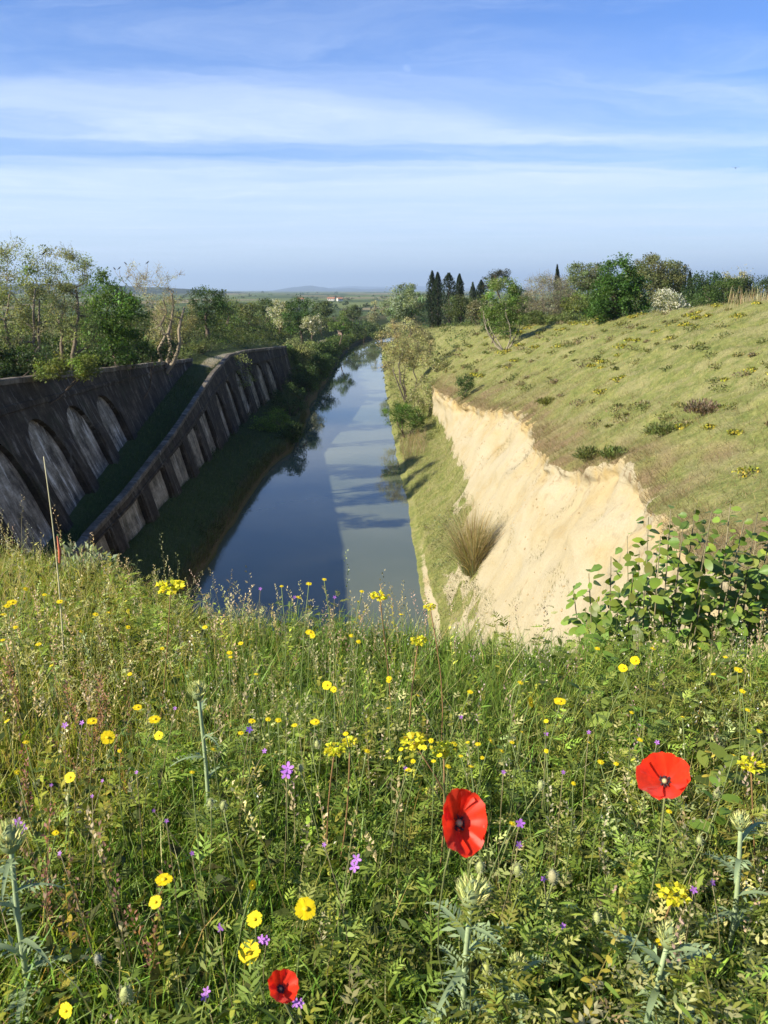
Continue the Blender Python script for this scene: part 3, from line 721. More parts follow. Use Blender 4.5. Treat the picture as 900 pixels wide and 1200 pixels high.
for k, (x, y, rx, ry, Y, c, lab) in enumerate([(266, 358, 17, 11, 135, (0.10, 0.13, 0.04), 'green bush right behind the compact dark round tree'), (290, 364, 15, 9, 150, (0.12, 0.14, 0.05), 'low olive bush on the crest left of the larger cream flowering bush'),
        (312, 360, 12, 8, 175, (0.10, 0.13, 0.05), 'small bush tucked at the left foot of the larger cream flowering bush'), (378, 362, 13, 8, 225, (0.09, 0.12, 0.045), 'distant green bush rising behind the rounded green tree'),
        (425, 384, 16, 7, 250, (0.06, 0.09, 0.03), 'dark hedge bush on the outer bank of the far bend'), (444, 388, 14, 7, 262, (0.09, 0.12, 0.04), 'green bush over the water at the far end of the canal')]):
    px_tree('field_bush', lab, 'bush', Y, x, [(x, y, rx, ry)], n_cl=34, cl_r=0.9 * Y / 160, per=50, leaf=0.28 * Y / 160, col=c, tr=0.12, stems=2)
# --- left bank by the water
for k, (x, y, rx, ry, Y, c, lab) in enumerate([(350, 411, 22, 16, 122, (0.19, 0.21, 0.09), 'pale grey green bush at the far end of the lower wall'), (320, 494, 22, 14, 84, (0.13, 0.19, 0.035), 'bright yellow green bush on the dark bank below the far arches'),
        (338, 468, 20, 20, 94, (0.045, 0.075, 0.022), 'dark leafy bush on the left bank behind the bright yellow green one'), (356, 442, 18, 18, 110, (0.05, 0.08, 0.025), 'dark bush leaning over the water below the pale grey green bush'),
        (343, 507, 14, 13, 80, (0.045, 0.075, 0.02), 'low dark bush dipping into the water beside the bright yellow green bush'), (376, 424, 16, 10, 140, (0.08, 0.12, 0.035), 'green bush on the left bank just beyond the pale grey green bush')]):
    px_tree('bank_bush', lab, 'bush', Y, x, [(x, y, rx, ry), (x - rx * .5, y + ry * .5, rx * .7, ry * .6)], n_cl=60, cl_r=0.6 * Y / 95, per=70, leaf=0.15 * Y / 95, col=c, tr=0.1, stems=4, stem_spread=0.6)
px_tree('wall_creeper', 'thin yellow green sapling growing against the far arches', 'sapling', 90.5, 285, [(283, 428, 9, 14), (288, 445, 10, 10), (277, 470, 8, 14)], n_cl=40, cl_r=0.45, per=26, leaf=0.14, col=(0.16, 0.18, 0.06), tr=0.05, stems=3, stem_spread=0.4)
# --- right bank by the water
px_tree('thorny_tree', 'grey twiggy tree leaning over the right edge of the canal', 'tree', 104, 479, [(472, 398, 30, 24), (487, 410, 26, 28), (468, 425, 20, 20)], n_cl=200, cl_r=0.7, per=64, leaf=0.14, col=(0.36, 0.33, 0.16), stems=5, tr=0.2, twigs=6, bark=(0.15, 0.125, 0.10), stem_spread=0.7)
px_tree('blossom_bush', 'pale spotted bush between grey twiggy tree and the sand face', 'bush', 90, 497, [(497, 462, 17, 24), (486, 480, 14, 20)], n_cl=90, cl_r=0.55, per=60, leaf=0.13, col=(0.16, 0.19, 0.06), blossom=(0.55, 0.5, 0.3), bl_frac=0.35, stems=4, tr=0.12, twigs=2)
px_tree('blossom_bush', 'small pale dotted bush on the lip above the far tip of the sand', 'bush', 98, 516, [(517, 426, 13, 10)], n_cl=30, cl_r=0.45, per=45, leaf=0.14, col=(0.16, 0.18, 0.06), blossom=(0.55, 0.52, 0.3), bl_frac=0.3, stems=3, tr=0.1, twigs=2)
px_tree('bank_bush', 'vivid green bush hanging over the right water edge', 'bush', 83, 476, [(466, 484, 20, 13), (480, 490, 18, 14)], n_cl=70, cl_r=0.5, per=70, leaf=0.13, col=(0.085, 0.15, 0.025), stems=4, tr=0.12)
px_tree('lip_bush', 'dark green bush spilling over the top of the sand face', 'bush', 71, 547, [(547, 448, 10, 9), (545, 462, 7, 8), (553, 466, 5, 6)], n_cl=34, cl_r=0.38, per=60, leaf=0.11, col=(0.04, 0.075, 0.018), stems=3, tr=0.06)
# --- right skyline
px_tree('silver_poplar', 'silvery round tree at the left end of the skyline grove', 'tree', 190, 480, [(478, 355, 26, 20), (465, 362, 18, 14), (495, 362, 16, 18)], n_cl=130, cl_r=1.3, per=80, leaf=0.36, col=(0.20, 0.245, 0.14), tr=0.3)
def cypress(lab, x, ytop, ybot, w, Y, name='cypress_tree', col=(0.022, 0.036, 0.017), grp=None):
    """spindle of upright sprays round a straight trunk"""
    k = Y / FPX; X_ = (x - 450) / FPX * Y * .98; z = zg(X_, Y); top = at(x, ytop, Y); H = top[2] - z; rad = w * .60 * k
    o = empty(name, (X_, Y, z), lab, 'tree', grp); dx = top[0] - X_
    wd = MB(); tube(wd, [(0, 0, -.3), (dx * .5, 0, H * .5), (dx, 0, H * .93)], [.22, .15, .03], 6, (.10, .08, .06)); wd.build('trunk', M_WOOD, o)
    n = 2600; t = rng.random(n) ** .85; an = rng.uniform(0, 6.28, n); lump = .62 + .7 * vnoise(an * 2.2 + x, t * H * .8)
    prof = np.minimum(1, (1 - t) * 3.4 + .12) * (.62 + .38 * np.minimum(1, t * 5)) * lump; r_ = rad * prof * rng.uniform(.45, 1.08, n)
    pos = np.stack([np.cos(an) * r_ + dx * t, np.sin(an) * r_, .25 + t * H * .97], 1); dd = np.stack([np.cos(an) * .45, np.sin(an) * .45, np.ones(n)], 1) + rdir(n) * .35
    lf = .22 * (Y / 150); lm = MB(); leaves(lm, pos, dd, np.stack([np.cos(an), np.sin(an), 0 * an], 1) + rdir(n) * .5, lf * 1.6 * np.exp(rng.normal(0, .25, n)), lf * .55, jitter(col, n, .35, .08)); lm.build('crown', M_LEAF, o); return o
cypress('tall narrow cypress, left one of the dark pair by the silvery tree', 506.5, 317, 380, 10, 172)
cypress('tall narrow cypress, right one of the dark pair by the silvery tree', 513, 319, 380, 10, 168)
cypress('ragged broad dark conifer between the cypress pair and the lone spire', 526, 320, 378, 19, 165, 'conifer_tree')
cypress('slim lone cypress spire right of the ragged broad conifer', 538.5, 321, 372, 9, 170)
cypress('faint small conifer tip left of the pale green locust', 554, 331, 372, 7, 215, 'conifer_tree', (0.05, 0.07, 0.045))
cypress('small dark conifer directly left of the dark pine crown', 564, 328, 372, 12, 205, 'conifer_tree')
px_tree('pine_tree', 'dark pine crown rising just above the pale green locust', 'tree', 180, 584, [(583, 327, 15, 7), (590, 323, 9, 6), (577, 333, 9, 6)], n_cl=34, cl_r=1.0, per=70, leaf=0.38, col=(0.05, 0.055, 0.03), tr=0.3, asp=0.3)
px_tree('leafy_bush', 'rounded olive bush at the foot of the slim cypress spire', 'bush', 150, 540, [(540, 358, 15, 12), (552, 362, 13, 11), (532, 364, 12, 9)], n_cl=60, cl_r=0.95, per=60, leaf=0.28, col=(0.085, 0.11, 0.035), tr=0.15)
px_tree('locust_tree', 'small light green tree with bare forked stems on the slope edge', 'tree', 84, 592, [(590, 345, 22, 14), (576, 360, 14, 14), (604, 358, 14, 16), (588, 332, 16, 8), (586, 374, 16, 13), (602, 374, 14, 14), (594, 386, 14, 9)], n_cl=130, cl_r=0.6, per=85, leaf=0.15, col=(0.13, 0.19, 0.045), stems=5, tr=0.15, bark=(0.30, 0.26, 0.19), stem_spread=0.7, blossom=(.45, .45, .25), bl_frac=.06)
px_tree('leafy_bush', 'dark bush at the left foot of the light green forked tree', 'bush', 92, 576, [(575, 378, 13, 11), (585, 370, 14, 12)], n_cl=50, cl_r=0.6, per=60, leaf=0.18, col=(0.05, 0.085, 0.025), tr=0.1)
px_tree('bare_tree', 'grey leafless rounded tree on the skyline left of the big green tree', 'tree', 102, 643, [(640, 346, 32, 24), (655, 352, 24, 22), (625, 355, 18, 18)], n_cl=200, cl_r=0.8, per=40, leaf=0.13, col=(0.23, 0.22, 0.13), stems=9, tr=0.26, twigs=9, bark=(0.24, 0.205, 0.16), stem_spread=1.3)
px_tree('leafy_bush', 'yellow green bush between the grey leafless tree and the big green tree', 'bush', 98, 678, [(677, 356, 17, 12), (690, 362, 14, 12)], n_cl=50, cl_r=0.65, per=60, leaf=0.19, col=(0.14, 0.17, 0.04), tr=0.12)
for (x, y, rx, ry, Y, c, lab) in [(613, 362, 15, 14, 108, (0.16, 0.135, 0.075), 'brownish bush directly right of the light green forked tree'), (628, 374, 14, 8, 98, (0.11, 0.14, 0.04), 'low green bush at the left foot of the grey leafless tree'),
        (660, 375, 18, 8, 92, (0.12, 0.15, 0.045), 'low green bush at the right foot of the grey leafless tree'), (700, 374, 14, 8, 82, (0.13, 0.155, 0.045), 'low bush at the left foot of the big green tree'), (562, 366, 12, 13, 130, (0.14, 0.135, 0.07), 'dull brownish bush below the small dark conifer')]:
    px_tree('grove_bush', lab, 'bush', Y, x, [(x, y, rx, ry), (x + rx * .4, y + 3, rx * .7, ry * .8)], n_cl=60, cl_r=0.7 * Y / 100, per=60, leaf=0.18 * Y / 100, col=c, tr=0.1, stems=3)
px_tree('olive_dome_tree', 'grey green dome tree rising behind the grey leafless tree', 'tree', 128, 687, [(686, 324, 22, 16), (678, 338, 24, 18), (698, 338, 20, 18)], n_cl=130, cl_r=1.0, per=90, leaf=0.24, col=(0.14, 0.165, 0.075), tr=0.3)
px_tree('leafy_tree', 'largest deep green tree on the right skyline with pointed top', 'tree', 74, 724, [(722, 322, 16, 24), (722, 345, 30, 26), (706, 358, 18, 18), (742, 355, 18, 20), (735, 332, 18, 18)], n_cl=130, cl_r=0.72, per=95, leaf=0.19, col=(0.060, 0.12, 0.022), tr=0.28)
px_tree('olive_dome_tree', 'broad grey olive dome tree behind the white flowering bush', 'tree', 112, 772, [(768, 320, 24, 20), (762, 340, 24, 24), (785, 325, 18, 20)], n_cl=130, cl_r=1.0, per=90, leaf=0.23, col=(0.15, 0.155, 0.065), tr=0.3, bark=(0.2, 0.16, 0.1))
px_tree('dark_tree', 'dark green tree on the right shoulder of the broad grey dome', 'tree', 116, 794, [(793, 327, 12, 18), (797, 342, 12, 14)], n_cl=44, cl_r=0.9, per=70, leaf=0.24, col=(0.03, 0.055, 0.02), tr=0.2)
px_tree('hawthorn_bush', 'large white flowering bush right of the big green tree', 'bush', 73, 785, [(785, 350, 17, 13), (784, 362, 21, 10), (778, 355, 14, 14)], n_cl=80, cl_r=0.5, per=70, leaf=0.13, col=(0.17, 0.19, 0.09), blossom=(0.72, 0.70, 0.60), bl_frac=0.62, tr=0.12, stems=3)
px_tree('dark_tree', 'dark rounded tree with flat bottom right of the white flowering bush', 'tree', 100, 828, [(828, 334, 21, 15), (822, 345, 22, 14), (838, 342, 16, 14)], n_cl=80, cl_r=0.85, per=70, leaf=0.21, col=(0.038, 0.07, 0.024), tr=0.25)
cypress('thin cypress spire against the left side of the dark rounded tree', 808.5, 318, 362, 6, 104)
cypress('tiny cypress tip above the grey leafless tree', 653, 310, 372, 6, 150)
cypress('tiny cypress tip at the right end of the grove', 872, 321, 365, 6, 130)
px_tree('leafy_bush', 'long green bush stretching below the dark rounded tree', 'bush', 84, 848, [(848, 344, 22, 14), (828, 352, 20, 10), (865, 345, 14, 12), (810, 356, 14, 9)], n_cl=80, cl_r=0.65, per=70, leaf=0.17, col=(0.06, 0.10, 0.024), tr=0.12, stems=3)
px_tree('pale_tree', 'pale beige tree top behind the long green bush', 'tree', 120, 862, [(862, 326, 14, 9), (858, 335, 14, 9)], n_cl=40, cl_r=0.8, per=50, leaf=0.22, col=(0.27, 0.25, 0.14), tr=0.2, twigs=2)
px_tree('dark_tree', 'dark small tree in front of the pale beige tree top', 'tree', 100, 873, [(872, 334, 11, 8), (880, 340, 10, 8)], n_cl=34, cl_r=0.7, per=60, leaf=0.2, col=(0.05, 0.075, 0.028), tr=0.15)
px_tree('dark_tree', 'dark tree cut off by the right edge of the skyline', 'tree', 96, 896, [(897, 336, 13, 9), (915, 334, 16, 12)], n_cl=44, cl_r=0.75, per=60, leaf=0.2, col=(0.05, 0.08, 0.026), tr=0.15)

# ------------------------------------------------------------------ hillside grass and undergrowth (uncountable)
def scrub(name, pts, size, col, per=26, leaf=.2):
    n = len(pts); m = n * per; size = np.broadcast_to(size, (n,)); c0 = np.repeat(pts, per, 0); d = rdir(m); d[:, 2] = np.abs(d[:, 2]) * .9
    pp = c0 + d * (np.repeat(size, per) * rng.random(m) ** .4)[:, None]
    cc = np.repeat(jitter(col, n, .28, .10), per, 0) * np.exp(rng.normal(0, .22, (m, 1))); l_ = np.repeat(leaf * size, per) * np.exp(rng.normal(0, .25, m))
    mb = MB(); leaves(mb, pp, nrm(d + rdir(m) * .8), d + rdir(m) * .6, l_, l_ * .55, np.clip(cc, .004, .8)); return tag(mb.build(name, M_LEAF), kind='stuff')
def scatter_grid(G, mask, n):
    """random points on a lofted sheet, weighted by cell area x mask"""
    X, Y, Z, T = G[:4]
    P = np.stack([X, Y, Z], -1)
    ar = np.linalg.norm(np.cross(P[1:, :-1] - P[:-1, :-1], P[:-1, 1:] - P[:-1, :-1]), axis=-1)
    w = (ar * mask[:-1, :-1]).ravel(); idx = rng.choice(len(w), n, p=w / w.sum()); r, c = np.unravel_index(idx, ar.shape)
    u = rng.random(n)[:, None]; v = rng.random(n)[:, None]
    return (P[r, c] * (1 - u) + P[r, c + 1] * u) * (1 - v) + (P[r + 1, c] * (1 - u) + P[r + 1, c + 1] * u) * v

X, Y, Z, T, sand = RH
view = (Y > 8) & (np.abs(X) < Y * 0.56 + 6) & (Y < 260)
dens = view * (sand < 0.35) * (T > 2.2) * (T < 11.2) / (1 + (np.maximum(Y, 10) / 32) ** 1.6)
p = scatter_grid(RH, dens, 150000); n = len(p)
pn = fbm(p[:, 0] * .35, p[:, 1] * .35, 4)
k = 0.55 + p[:, 1] / 75
c = jitter((0.19, 0.20, 0.058), n, .3, .10); dr = (pn + rng.normal(0, .12, n)) > -0.01; c[dr] = jitter((0.33, 0.28, 0.135), dr.sum(), .25, .08)
gmb = MB(); blades(gmb, p - np.array((0, 0, .03)), rng.uniform(.10, .34, n) * (0.8 + p[:, 1] / 200), rng.normal(0, .11, (n, 2)) + np.array((0.05, 0.0)), rng.uniform(.012, .022, n) * k, c, 1)
tag(gmb.build('hillside_grass', M_GRASS), kind='stuff')
# brown turf fringe on the lip and tufts in the sand
lip = view * (T > 6.7) * (T < 7.9) * (Y < 92); p = scatter_grid(RH, lip * (1.0 + 2.5 * (T < 7.15)), 24000); n = len(p)
fm = MB(); blades(fm, p - np.array((0, 0, .03)), rng.uniform(.12, .4, n), rng.normal(0, .14, (n, 2)) + np.array((-0.22, -0.05)), rng.uniform(.012, .024, n), jitter((0.21, 0.165, 0.08), n, .35, .1), 1)
tag(fm.build('dry_turf_fringe', M_GRASS), kind='stuff')
# low broom and herb mounds on the slope, yellow flower patches
mnd = view * (T > 7.4) * (T < 10.5) * (Y < 110) / (1 + (np.maximum(Y, 10) / 40) ** 1.2)
q = scatter_grid(RH, mnd, 420); hm = MB(); ym = MB()
for i in range(len(q)):
    s_ = rng.uniform(.18, .55) * (0.8 + q[i, 1] / 110); m = 60; d = rdir(m); d[:, 2] = np.abs(d[:, 2])
    cc = [(0.14, 0.16, 0.05), (0.24, 0.20, 0.11), (0.22, 0.215, 0.08), (0.18, 0.19, 0.055)][rng.integers(4)]
    if fbm(q[i, 0] * .12, q[i, 1] * .12, 3) > 0.03 and rng.random() < .6:
        pp = q[i] + d * np.array((s_ * 1.1, s_ * 1.1, s_ * .45)) * rng.random((m, 1)) ** .3
        leaves(ym, pp, rdir(m), d + rdir(m) * .5, .06 * (1 + q[i, 1] / 60), .05 * (1 + q[i, 1] / 60), jitter((0.42, 0.37, 0.04), m, .15, .08)[:m])
        cc = (0.17, 0.19, 0.04)
    leaves(hm, q[i] + d * np.array((s_, s_, s_ * .55)) * rng.random((m, 1)) ** .4, nrm(d + rdir(m) * .7), d + rdir(m) * .6, .10 * (.7 + q[i, 1] / 60), .05 * (.7 + q[i, 1] / 60), jitter(cc, m, .3, .08))
tag(hm.build('hillside_herbs', M_LEAF), kind='stuff'); tag(ym.build('yellow_hillside_flowers', M_PETAL), kind='stuff')
# named tussocks along the lip of the sand face
def tussock(name, lab, cat, X_, Y_, r, h, col, m=1000, grp=None):
    z = zg(X_, Y_); d = rdir(m); d[:, 2] = np.abs(d[:, 2]); mb = MB()
    lob = .8 + .4 * vnoise(d[:, 0] * 2.3 + X_, d[:, 1] * 2.3 + Y_)[:, None]; leaves(mb, d * lob * np.array((r * 1.35, r * 1.35, h * .85)) * rng.random((m, 1)) ** .75, nrm(d + rdir(m) * .6 + np.array((0, 0, .5))), d + rdir(m) * .6, .15, .045, jitter(col, m, .3, .08))
    return tag(mb.build(name, M_LEAF, loc=(X_, Y_, z)), lab, cat, grp)
for (x, y, Y_, r, h, col, lab) in [(690, 545, 31.5, .45, .5, (0.15, 0.17, .055), 'dark tussock on the notch of the sand edge'), (722, 530, 28.6, .45, .45, (0.13, 0.165, .045), 'green tussock right beside the dark tussock on the sand notch'),
        (776, 545, 27.5, .5, .45, (0.14, 0.17, .05), 'dark green low bush on the grassy slope right of the sand notch'), (820, 530, 28.0, .55, .5, (0.20, 0.15, .10), 'brownish dry mound on the grassy slope right of the dark low bush'),
        (640, 495, 47, .5, .45, (0.16, 0.17, .04), 'yellowish mound at the edge above the middle of the sand')]:
    a = at(x, y, Y_); tussock('tussock', lab, 'tussock', a[0], Y_, r, h, col)
# tufts growing on the sand itself
fc = (T > 4.6) * (T < 6.3) * (Y > 18) * (Y < 60) * (fbm(Y * .5, Z * .9, 3) > .17); p = scatter_grid(RH, fc + 1e-9, 900); n = len(p)
fm = MB(); blades(fm, p, rng.uniform(.06, .2, n), rng.normal(0, .08, (n, 2)), .016, jitter((0.16, 0.15, .06), n, .3, .1), 2); tag(fm.build('sparse_sand_grass', M_GRASS), kind='stuff')
# weathered clods on the sand
cl = ((T > 4.3) * (T < 6.9) * (Y > 18) * (Y < 80)).astype(float) * (0.15 + (fbm(Y * .4, Z * .8 + 9, 3) > .1)); p = scatter_grid(RH, cl, 420); cm = MB()
OCT = np.array([(1, 0, 0), (-1, 0, 0), (0, 1, 0), (0, -1, 0), (0, 0, 1), (0, 0, -1)], float); OF = [(0, 2, 4), (2, 1, 4), (1, 3, 4), (3, 0, 4), (2, 0, 5), (1, 2, 5), (3, 1, 5), (0, 3, 5)]
for q_ in p:
    cm.add(q_ + OCT * rng.uniform(.015, .06) * rng.uniform(.6, 1.3, (6, 3)), OF, None, np.array((0.38, 0.28, 0.15)) * rng.uniform(.8, 1.15))
tag(cm.build('sand_rubble', col_mat('sand_clod', 0.95, 0.1, 20, .3)), kind='stuff')

gh = (T > 3.0) * (T < 4.5) * (Y > 33) * (Y < 50); p = scatter_grid(RH, gh.astype(float), 150); scrub('grey_bench_herbs', p, rng.uniform(.2, .6, len(p)), (0.20, 0.205, .10), 50, .14)
# toe of the right bank: greyish grass on the bench
bench = view * (T > 2.4) * (T < 4.7) * (Y > 26) * (sand < .75); p = scatter_grid(RH, bench.astype(float) / (1 + (Y / 40) ** 1.5), 26000); n = len(p)
fm = MB(); blades(fm, p - np.array((0, 0, .02)), rng.uniform(.1, .4, n), rng.normal(0, .14, (n, 2)), rng.uniform(.012, .022, n) * (.5 + p[:, 1] / 80), jitter((0.17, 0.175, .065), n, .35, .1), 1)
tag(fm.build('bench_grass', M_GRASS), kind='stuff')

X, Y, Z, T = LB
# left bank grass: mostly in shade, with the blade colour darkened for it
v = (np.abs(X) < Y * 0.56 + 8) & (Y > 20) & (Y < 270)
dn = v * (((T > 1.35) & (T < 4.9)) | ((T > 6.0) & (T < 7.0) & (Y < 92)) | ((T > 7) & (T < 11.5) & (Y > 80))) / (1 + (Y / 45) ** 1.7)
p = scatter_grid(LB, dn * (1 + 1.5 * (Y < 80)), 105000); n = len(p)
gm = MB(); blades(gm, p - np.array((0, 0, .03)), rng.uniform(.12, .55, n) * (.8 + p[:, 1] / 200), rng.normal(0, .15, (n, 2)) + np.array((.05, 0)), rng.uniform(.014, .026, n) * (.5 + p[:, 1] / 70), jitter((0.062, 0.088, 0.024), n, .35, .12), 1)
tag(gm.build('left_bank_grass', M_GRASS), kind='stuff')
# undergrowth masses: bank hedge along the far canal, scrub on the left slope, thicket at the foot of the skyline trees
hd = v * (T > 1.5) * (T < 5.0) * (Y > 118); p = scatter_grid(LB, hd / (1 + (Y / 150) ** 2), 1500); scrub('bank_undergrowth', p, (.35 + p[:, 1] / 300) * np.exp(rng.normal(0, .2, len(p))), (0.085, 0.125, .03), 24, .30)
sl = v * (T > 8.0) * (T < 11.2) * (Y > 60) * (Y < 300); p = scatter_grid(LB, sl / (1 + (Y / 110) ** 2), 2100); scrub('slope_scrub', p, (.4 + p[:, 1] / 260) * np.exp(rng.normal(0, .3, len(p))), (0.075, 0.10, .028), 26, .28)
ls = (np.abs(X) < Y * 0.56 + 8) * (T > 9.1) * (T < 11.0) * (Y > 28) * (Y < 88); p = scatter_grid(LB, ls.astype(float), 560); scrub('wall_top_scrub', p, rng.uniform(.6, 1.5, len(p)), (0.045, 0.07, .02), 44, .2)
le = (T > 1.25) * (T < 2.8) * (Y > 34) * (Y < 92) * (fbm(Y * .25, T, 3) > -.08); p = scatter_grid(LB, le.astype(float), 130); scrub('water_edge_scrub', p, rng.uniform(.2, .6, len(p)), (0.06, 0.085, .024), 60, .16)
rd2 = (T > 1.1) * (T < 2.2) * (Y > 34) * (Y < 100); p = scatter_grid(LB, rd2.astype(float), 3500); n = len(p); cm = MB(); blades(cm, p, rng.uniform(.25, .8, n), rng.normal(0, .16, (n, 2)) + np.array((.16, 0)), .035, jitter((0.10, 0.105, .04), n, .3, .1), 2, 1.2); tag(cm.build('water_edge_grass', M_GRASS), kind='stuff')
wt = (T > 9.0) * (T < 9.35) * (Y > 43) * (Y < 84); p = scatter_grid(LB, wt.astype(float), 85); scrub('coping_scrub', p, rng.uniform(.25, .85, len(p)), (0.07, 0.095, .028), 60, .2)  # scrub added behind the coping to break up the shadow edge on the water
sc2 = (T > 7.2) * (T < 10) * (Y > 84) * (Y < 150); p = scatter_grid(LB, sc2.astype(float), 520); scrub('path_side_scrub', p, rng.uniform(.35, 1.0, len(p)), (0.065, 0.09, .026), 36, .2)
ls2 = (T > 4.0) * (T < 5.0) * (Y > 66) * (Y < 120); p = scatter_grid(LB, ls2.astype(float), 130); scrub('wall_foot_scrub', p, rng.uniform(.35, .8, len(p)), (0.05, 0.075, .022), 40, .2)
X, Y, Z, T, sand = RH
th = (np.abs(X) < Y * 0.56 + 6) * (T > 10.0) * (T < 12.2) * (Y > 74) * (Y < 180); p = scatter_grid(RH, th.astype(float), 760); scrub('grove_thicket', p, rng.uniform(.6, 1.9, len(p)), (0.085, 0.11, .035), 30, .22)
fr = (np.abs(X) < Y * 0.56 + 6) * (T > 2.5) * (T < 11) * (Y > 105) * (Y < 330); p = scatter_grid(RH, fr / (1 + (Y / 150) ** 2), 420); scrub('far_bank_scrub', p, rng.uniform(.4, 1.2, len(p)) * (.6 + p[:, 1] / 250), (0.10, 0.13, .042), 26, .26)
rb = (T > 2.2) * (T < 4.4) * (Y > 76) * (Y < 110); p = scatter_grid(RH, rb.astype(float), 110); scrub('right_bank_scrub', p, rng.uniform(.3, .8, len(p)), (0.12, 0.15, .045), 36, .18)
# tall dry cane at the right end of the crest
cane = (T > 9.4) * (T < 11.2) * (Y > 48) * (Y < 66) * (X > Y * .40) * (X < Y * .56); p = scatter_grid(RH, cane + 1e-12, 1500); n = len(p)
cm = MB(); blades(cm, p, rng.uniform(.6, 1.5, n), rng.normal(0, .16, (n, 2)), rng.uniform(.02, .05, n), jitter((0.40, 0.32, .17), n, .25, .08), 3); tag(cm.build('dry_cane', M_GRASS), kind='stuff')
# brown reeds at the foot of the vivid bush
rd = (T > 1.8) * (T < 3.6) * (Y > 71) * (Y < 81); p = scatter_grid(RH, rd + 1e-12, 500); n = len(p)
cm = MB(); blades(cm, p, rng.uniform(.5, 1.3, n), rng.normal(0, .2, (n, 2)), .03, jitter((0.26, 0.2, .12), n, .25, .08), 3); tag(cm.build('brown_reeds', M_GRASS), kind='stuff')

# far trees and hedges on the plain
n = 900; Yp = np.exp(rng.uniform(math.log(420), math.log(3800), n)); Xp = rng.uniform(-.62, .62, n) * Yp
hn = fbm(Xp * .004, Yp * .0035, 3); keep = hn > .03; Xp, Yp = Xp[keep], Yp[keep]
p = np.stack([Xp, Yp, z_plain(Xp, Yp)], 1); scrub('far_hedgerows', p, rng.uniform(1.5, 4, len(p)) * (1 + Yp / 2500), (0.06, 0.08, .032), 26, .5)

# farmhouses on the plain
def house(x, y, Y_, w, d, h, lab, rz, wallc=(0.62, 0.58, 0.5)):
    a = at(x, y, Y_); z = float(z_plain(a[0], Y_)); o = empty('farmhouse', (a[0], Y_, z - .3), lab, 'house', 'white farmhouses far out on the plain', rz)
    b = MB(); x_, y_ = w / 2, d / 2
    b.add([(-x_, -y_, 0), (x_, -y_, 0), (x_, y_, 0), (-x_, y_, 0), (-x_, -y_, h), (x_, -y_, h), (x_, y_, h), (-x_, y_, h), (-x_, 0, h + d * .22), (x_, 0, h + d * .22)],
          [(7, 4, 8), (5, 6, 9)], [(0, 1, 5, 4), (1, 2, 6, 5), (2, 3, 7, 6), (3, 0, 4, 7)], wallc)
    b.build('wall', col_wall, o, smooth=False)
    r = MB(); e = .5
    for s_ in (-1, 1):
        r.add([(-x_ - e, s_ * (y_ + e), h - .2), (x_ + e, s_ * (y_ + e), h - .2), (x_ + e, 0, h + d * .22 + .15), (-x_ - e, 0, h + d * .22 + .15),
               (-x_ - e, s_ * (y_ + e), h + .05), (x_ + e, s_ * (y_ + e), h + .05), (x_ + e, 0, h + d * .22 + .4), (-x_ - e, 0, h + d * .22 + .4)], None,
              [(0, 1, 2, 3), (4, 5, 6, 7), (0, 1, 5, 4), (0, 3, 7, 4), (1, 2, 6, 5)], (0.36, 0.17, 0.10))
    r.build('roof', col_wall, o, smooth=False)
    for k in range(3):
        wm = MB(); cx = -x_ + w * (k + .5) / 3
        wm.add([(cx - .5, -y_ - .04, h * .4), (cx + .5, -y_ - .04, h * .4), (cx + .5, -y_ - .04, h * .75), (cx - .5, -y_ - .04, h * .75)], None, [(0, 1, 2, 3)], (0.05, .05, .05)); wm.build('window', col_wall, o, smooth=False)
col_wall = col_mat('limewash', 0.9, 0.1, 0.4, 0.15)
house(352, 350, 1150, 9, 6, 3.4, 'white farmhouse at the left end of the far row on the plain', .2)
house(388, 349.5, 1230, 10, 6, 3.4, 'wide white farmhouse in the middle of the far row on the plain', -.1)
house(398, 350, 1190, 7, 6, 3.4, 'small white farmhouse at the right end of the far row on the plain', .4)

# gate pillar on the towpath
Y_ = 238.0; a = at(398.5, 396, Y_); zp = zg(a[0], Y_)
o = empty('stone_pillar', (a[0], Y_, zp - .1), 'pinkish stone pillar beside the far end of the towpath', 'pillar')
pm = MB(); x_ = .55
for (z0, z1, w) in ((0, .3, .66), (.3, 1.7, .52)):
    pm.add([(-w, -w, z0), (w, -w, z0), (w, w, z0), (-w, w, z0), (-w, -w, z1), (w, -w, z1), (w, w, z1), (-w, w, z1)], None, [(0, 1, 5, 4), (1, 2, 6, 5), (2, 3, 7, 6), (3, 0, 4, 7), (4, 5, 6, 7)], (0.45, 0.31, 0.24))
pm.build('shaft', col_wall, o, smooth=False)
cpm = MB(); w = .7
cpm.add([(-w, -w, 1.7), (w, -w, 1.7), (w, w, 1.7), (-w, w, 1.7), (-w, -w, 1.9), (w, -w, 1.9), (w, w, 1.9), (-w, w, 1.9), (0, 0, 2.15)], [(4, 5, 8), (5, 6, 8), (6, 7, 8), (7, 4, 8)], [(0, 1, 5, 4), (1, 2, 6, 5), (2, 3, 7, 6), (3, 0, 4, 7)], (0.42, 0.33, 0.27))
cpm.build('cap', col_wall, o, smooth=False)

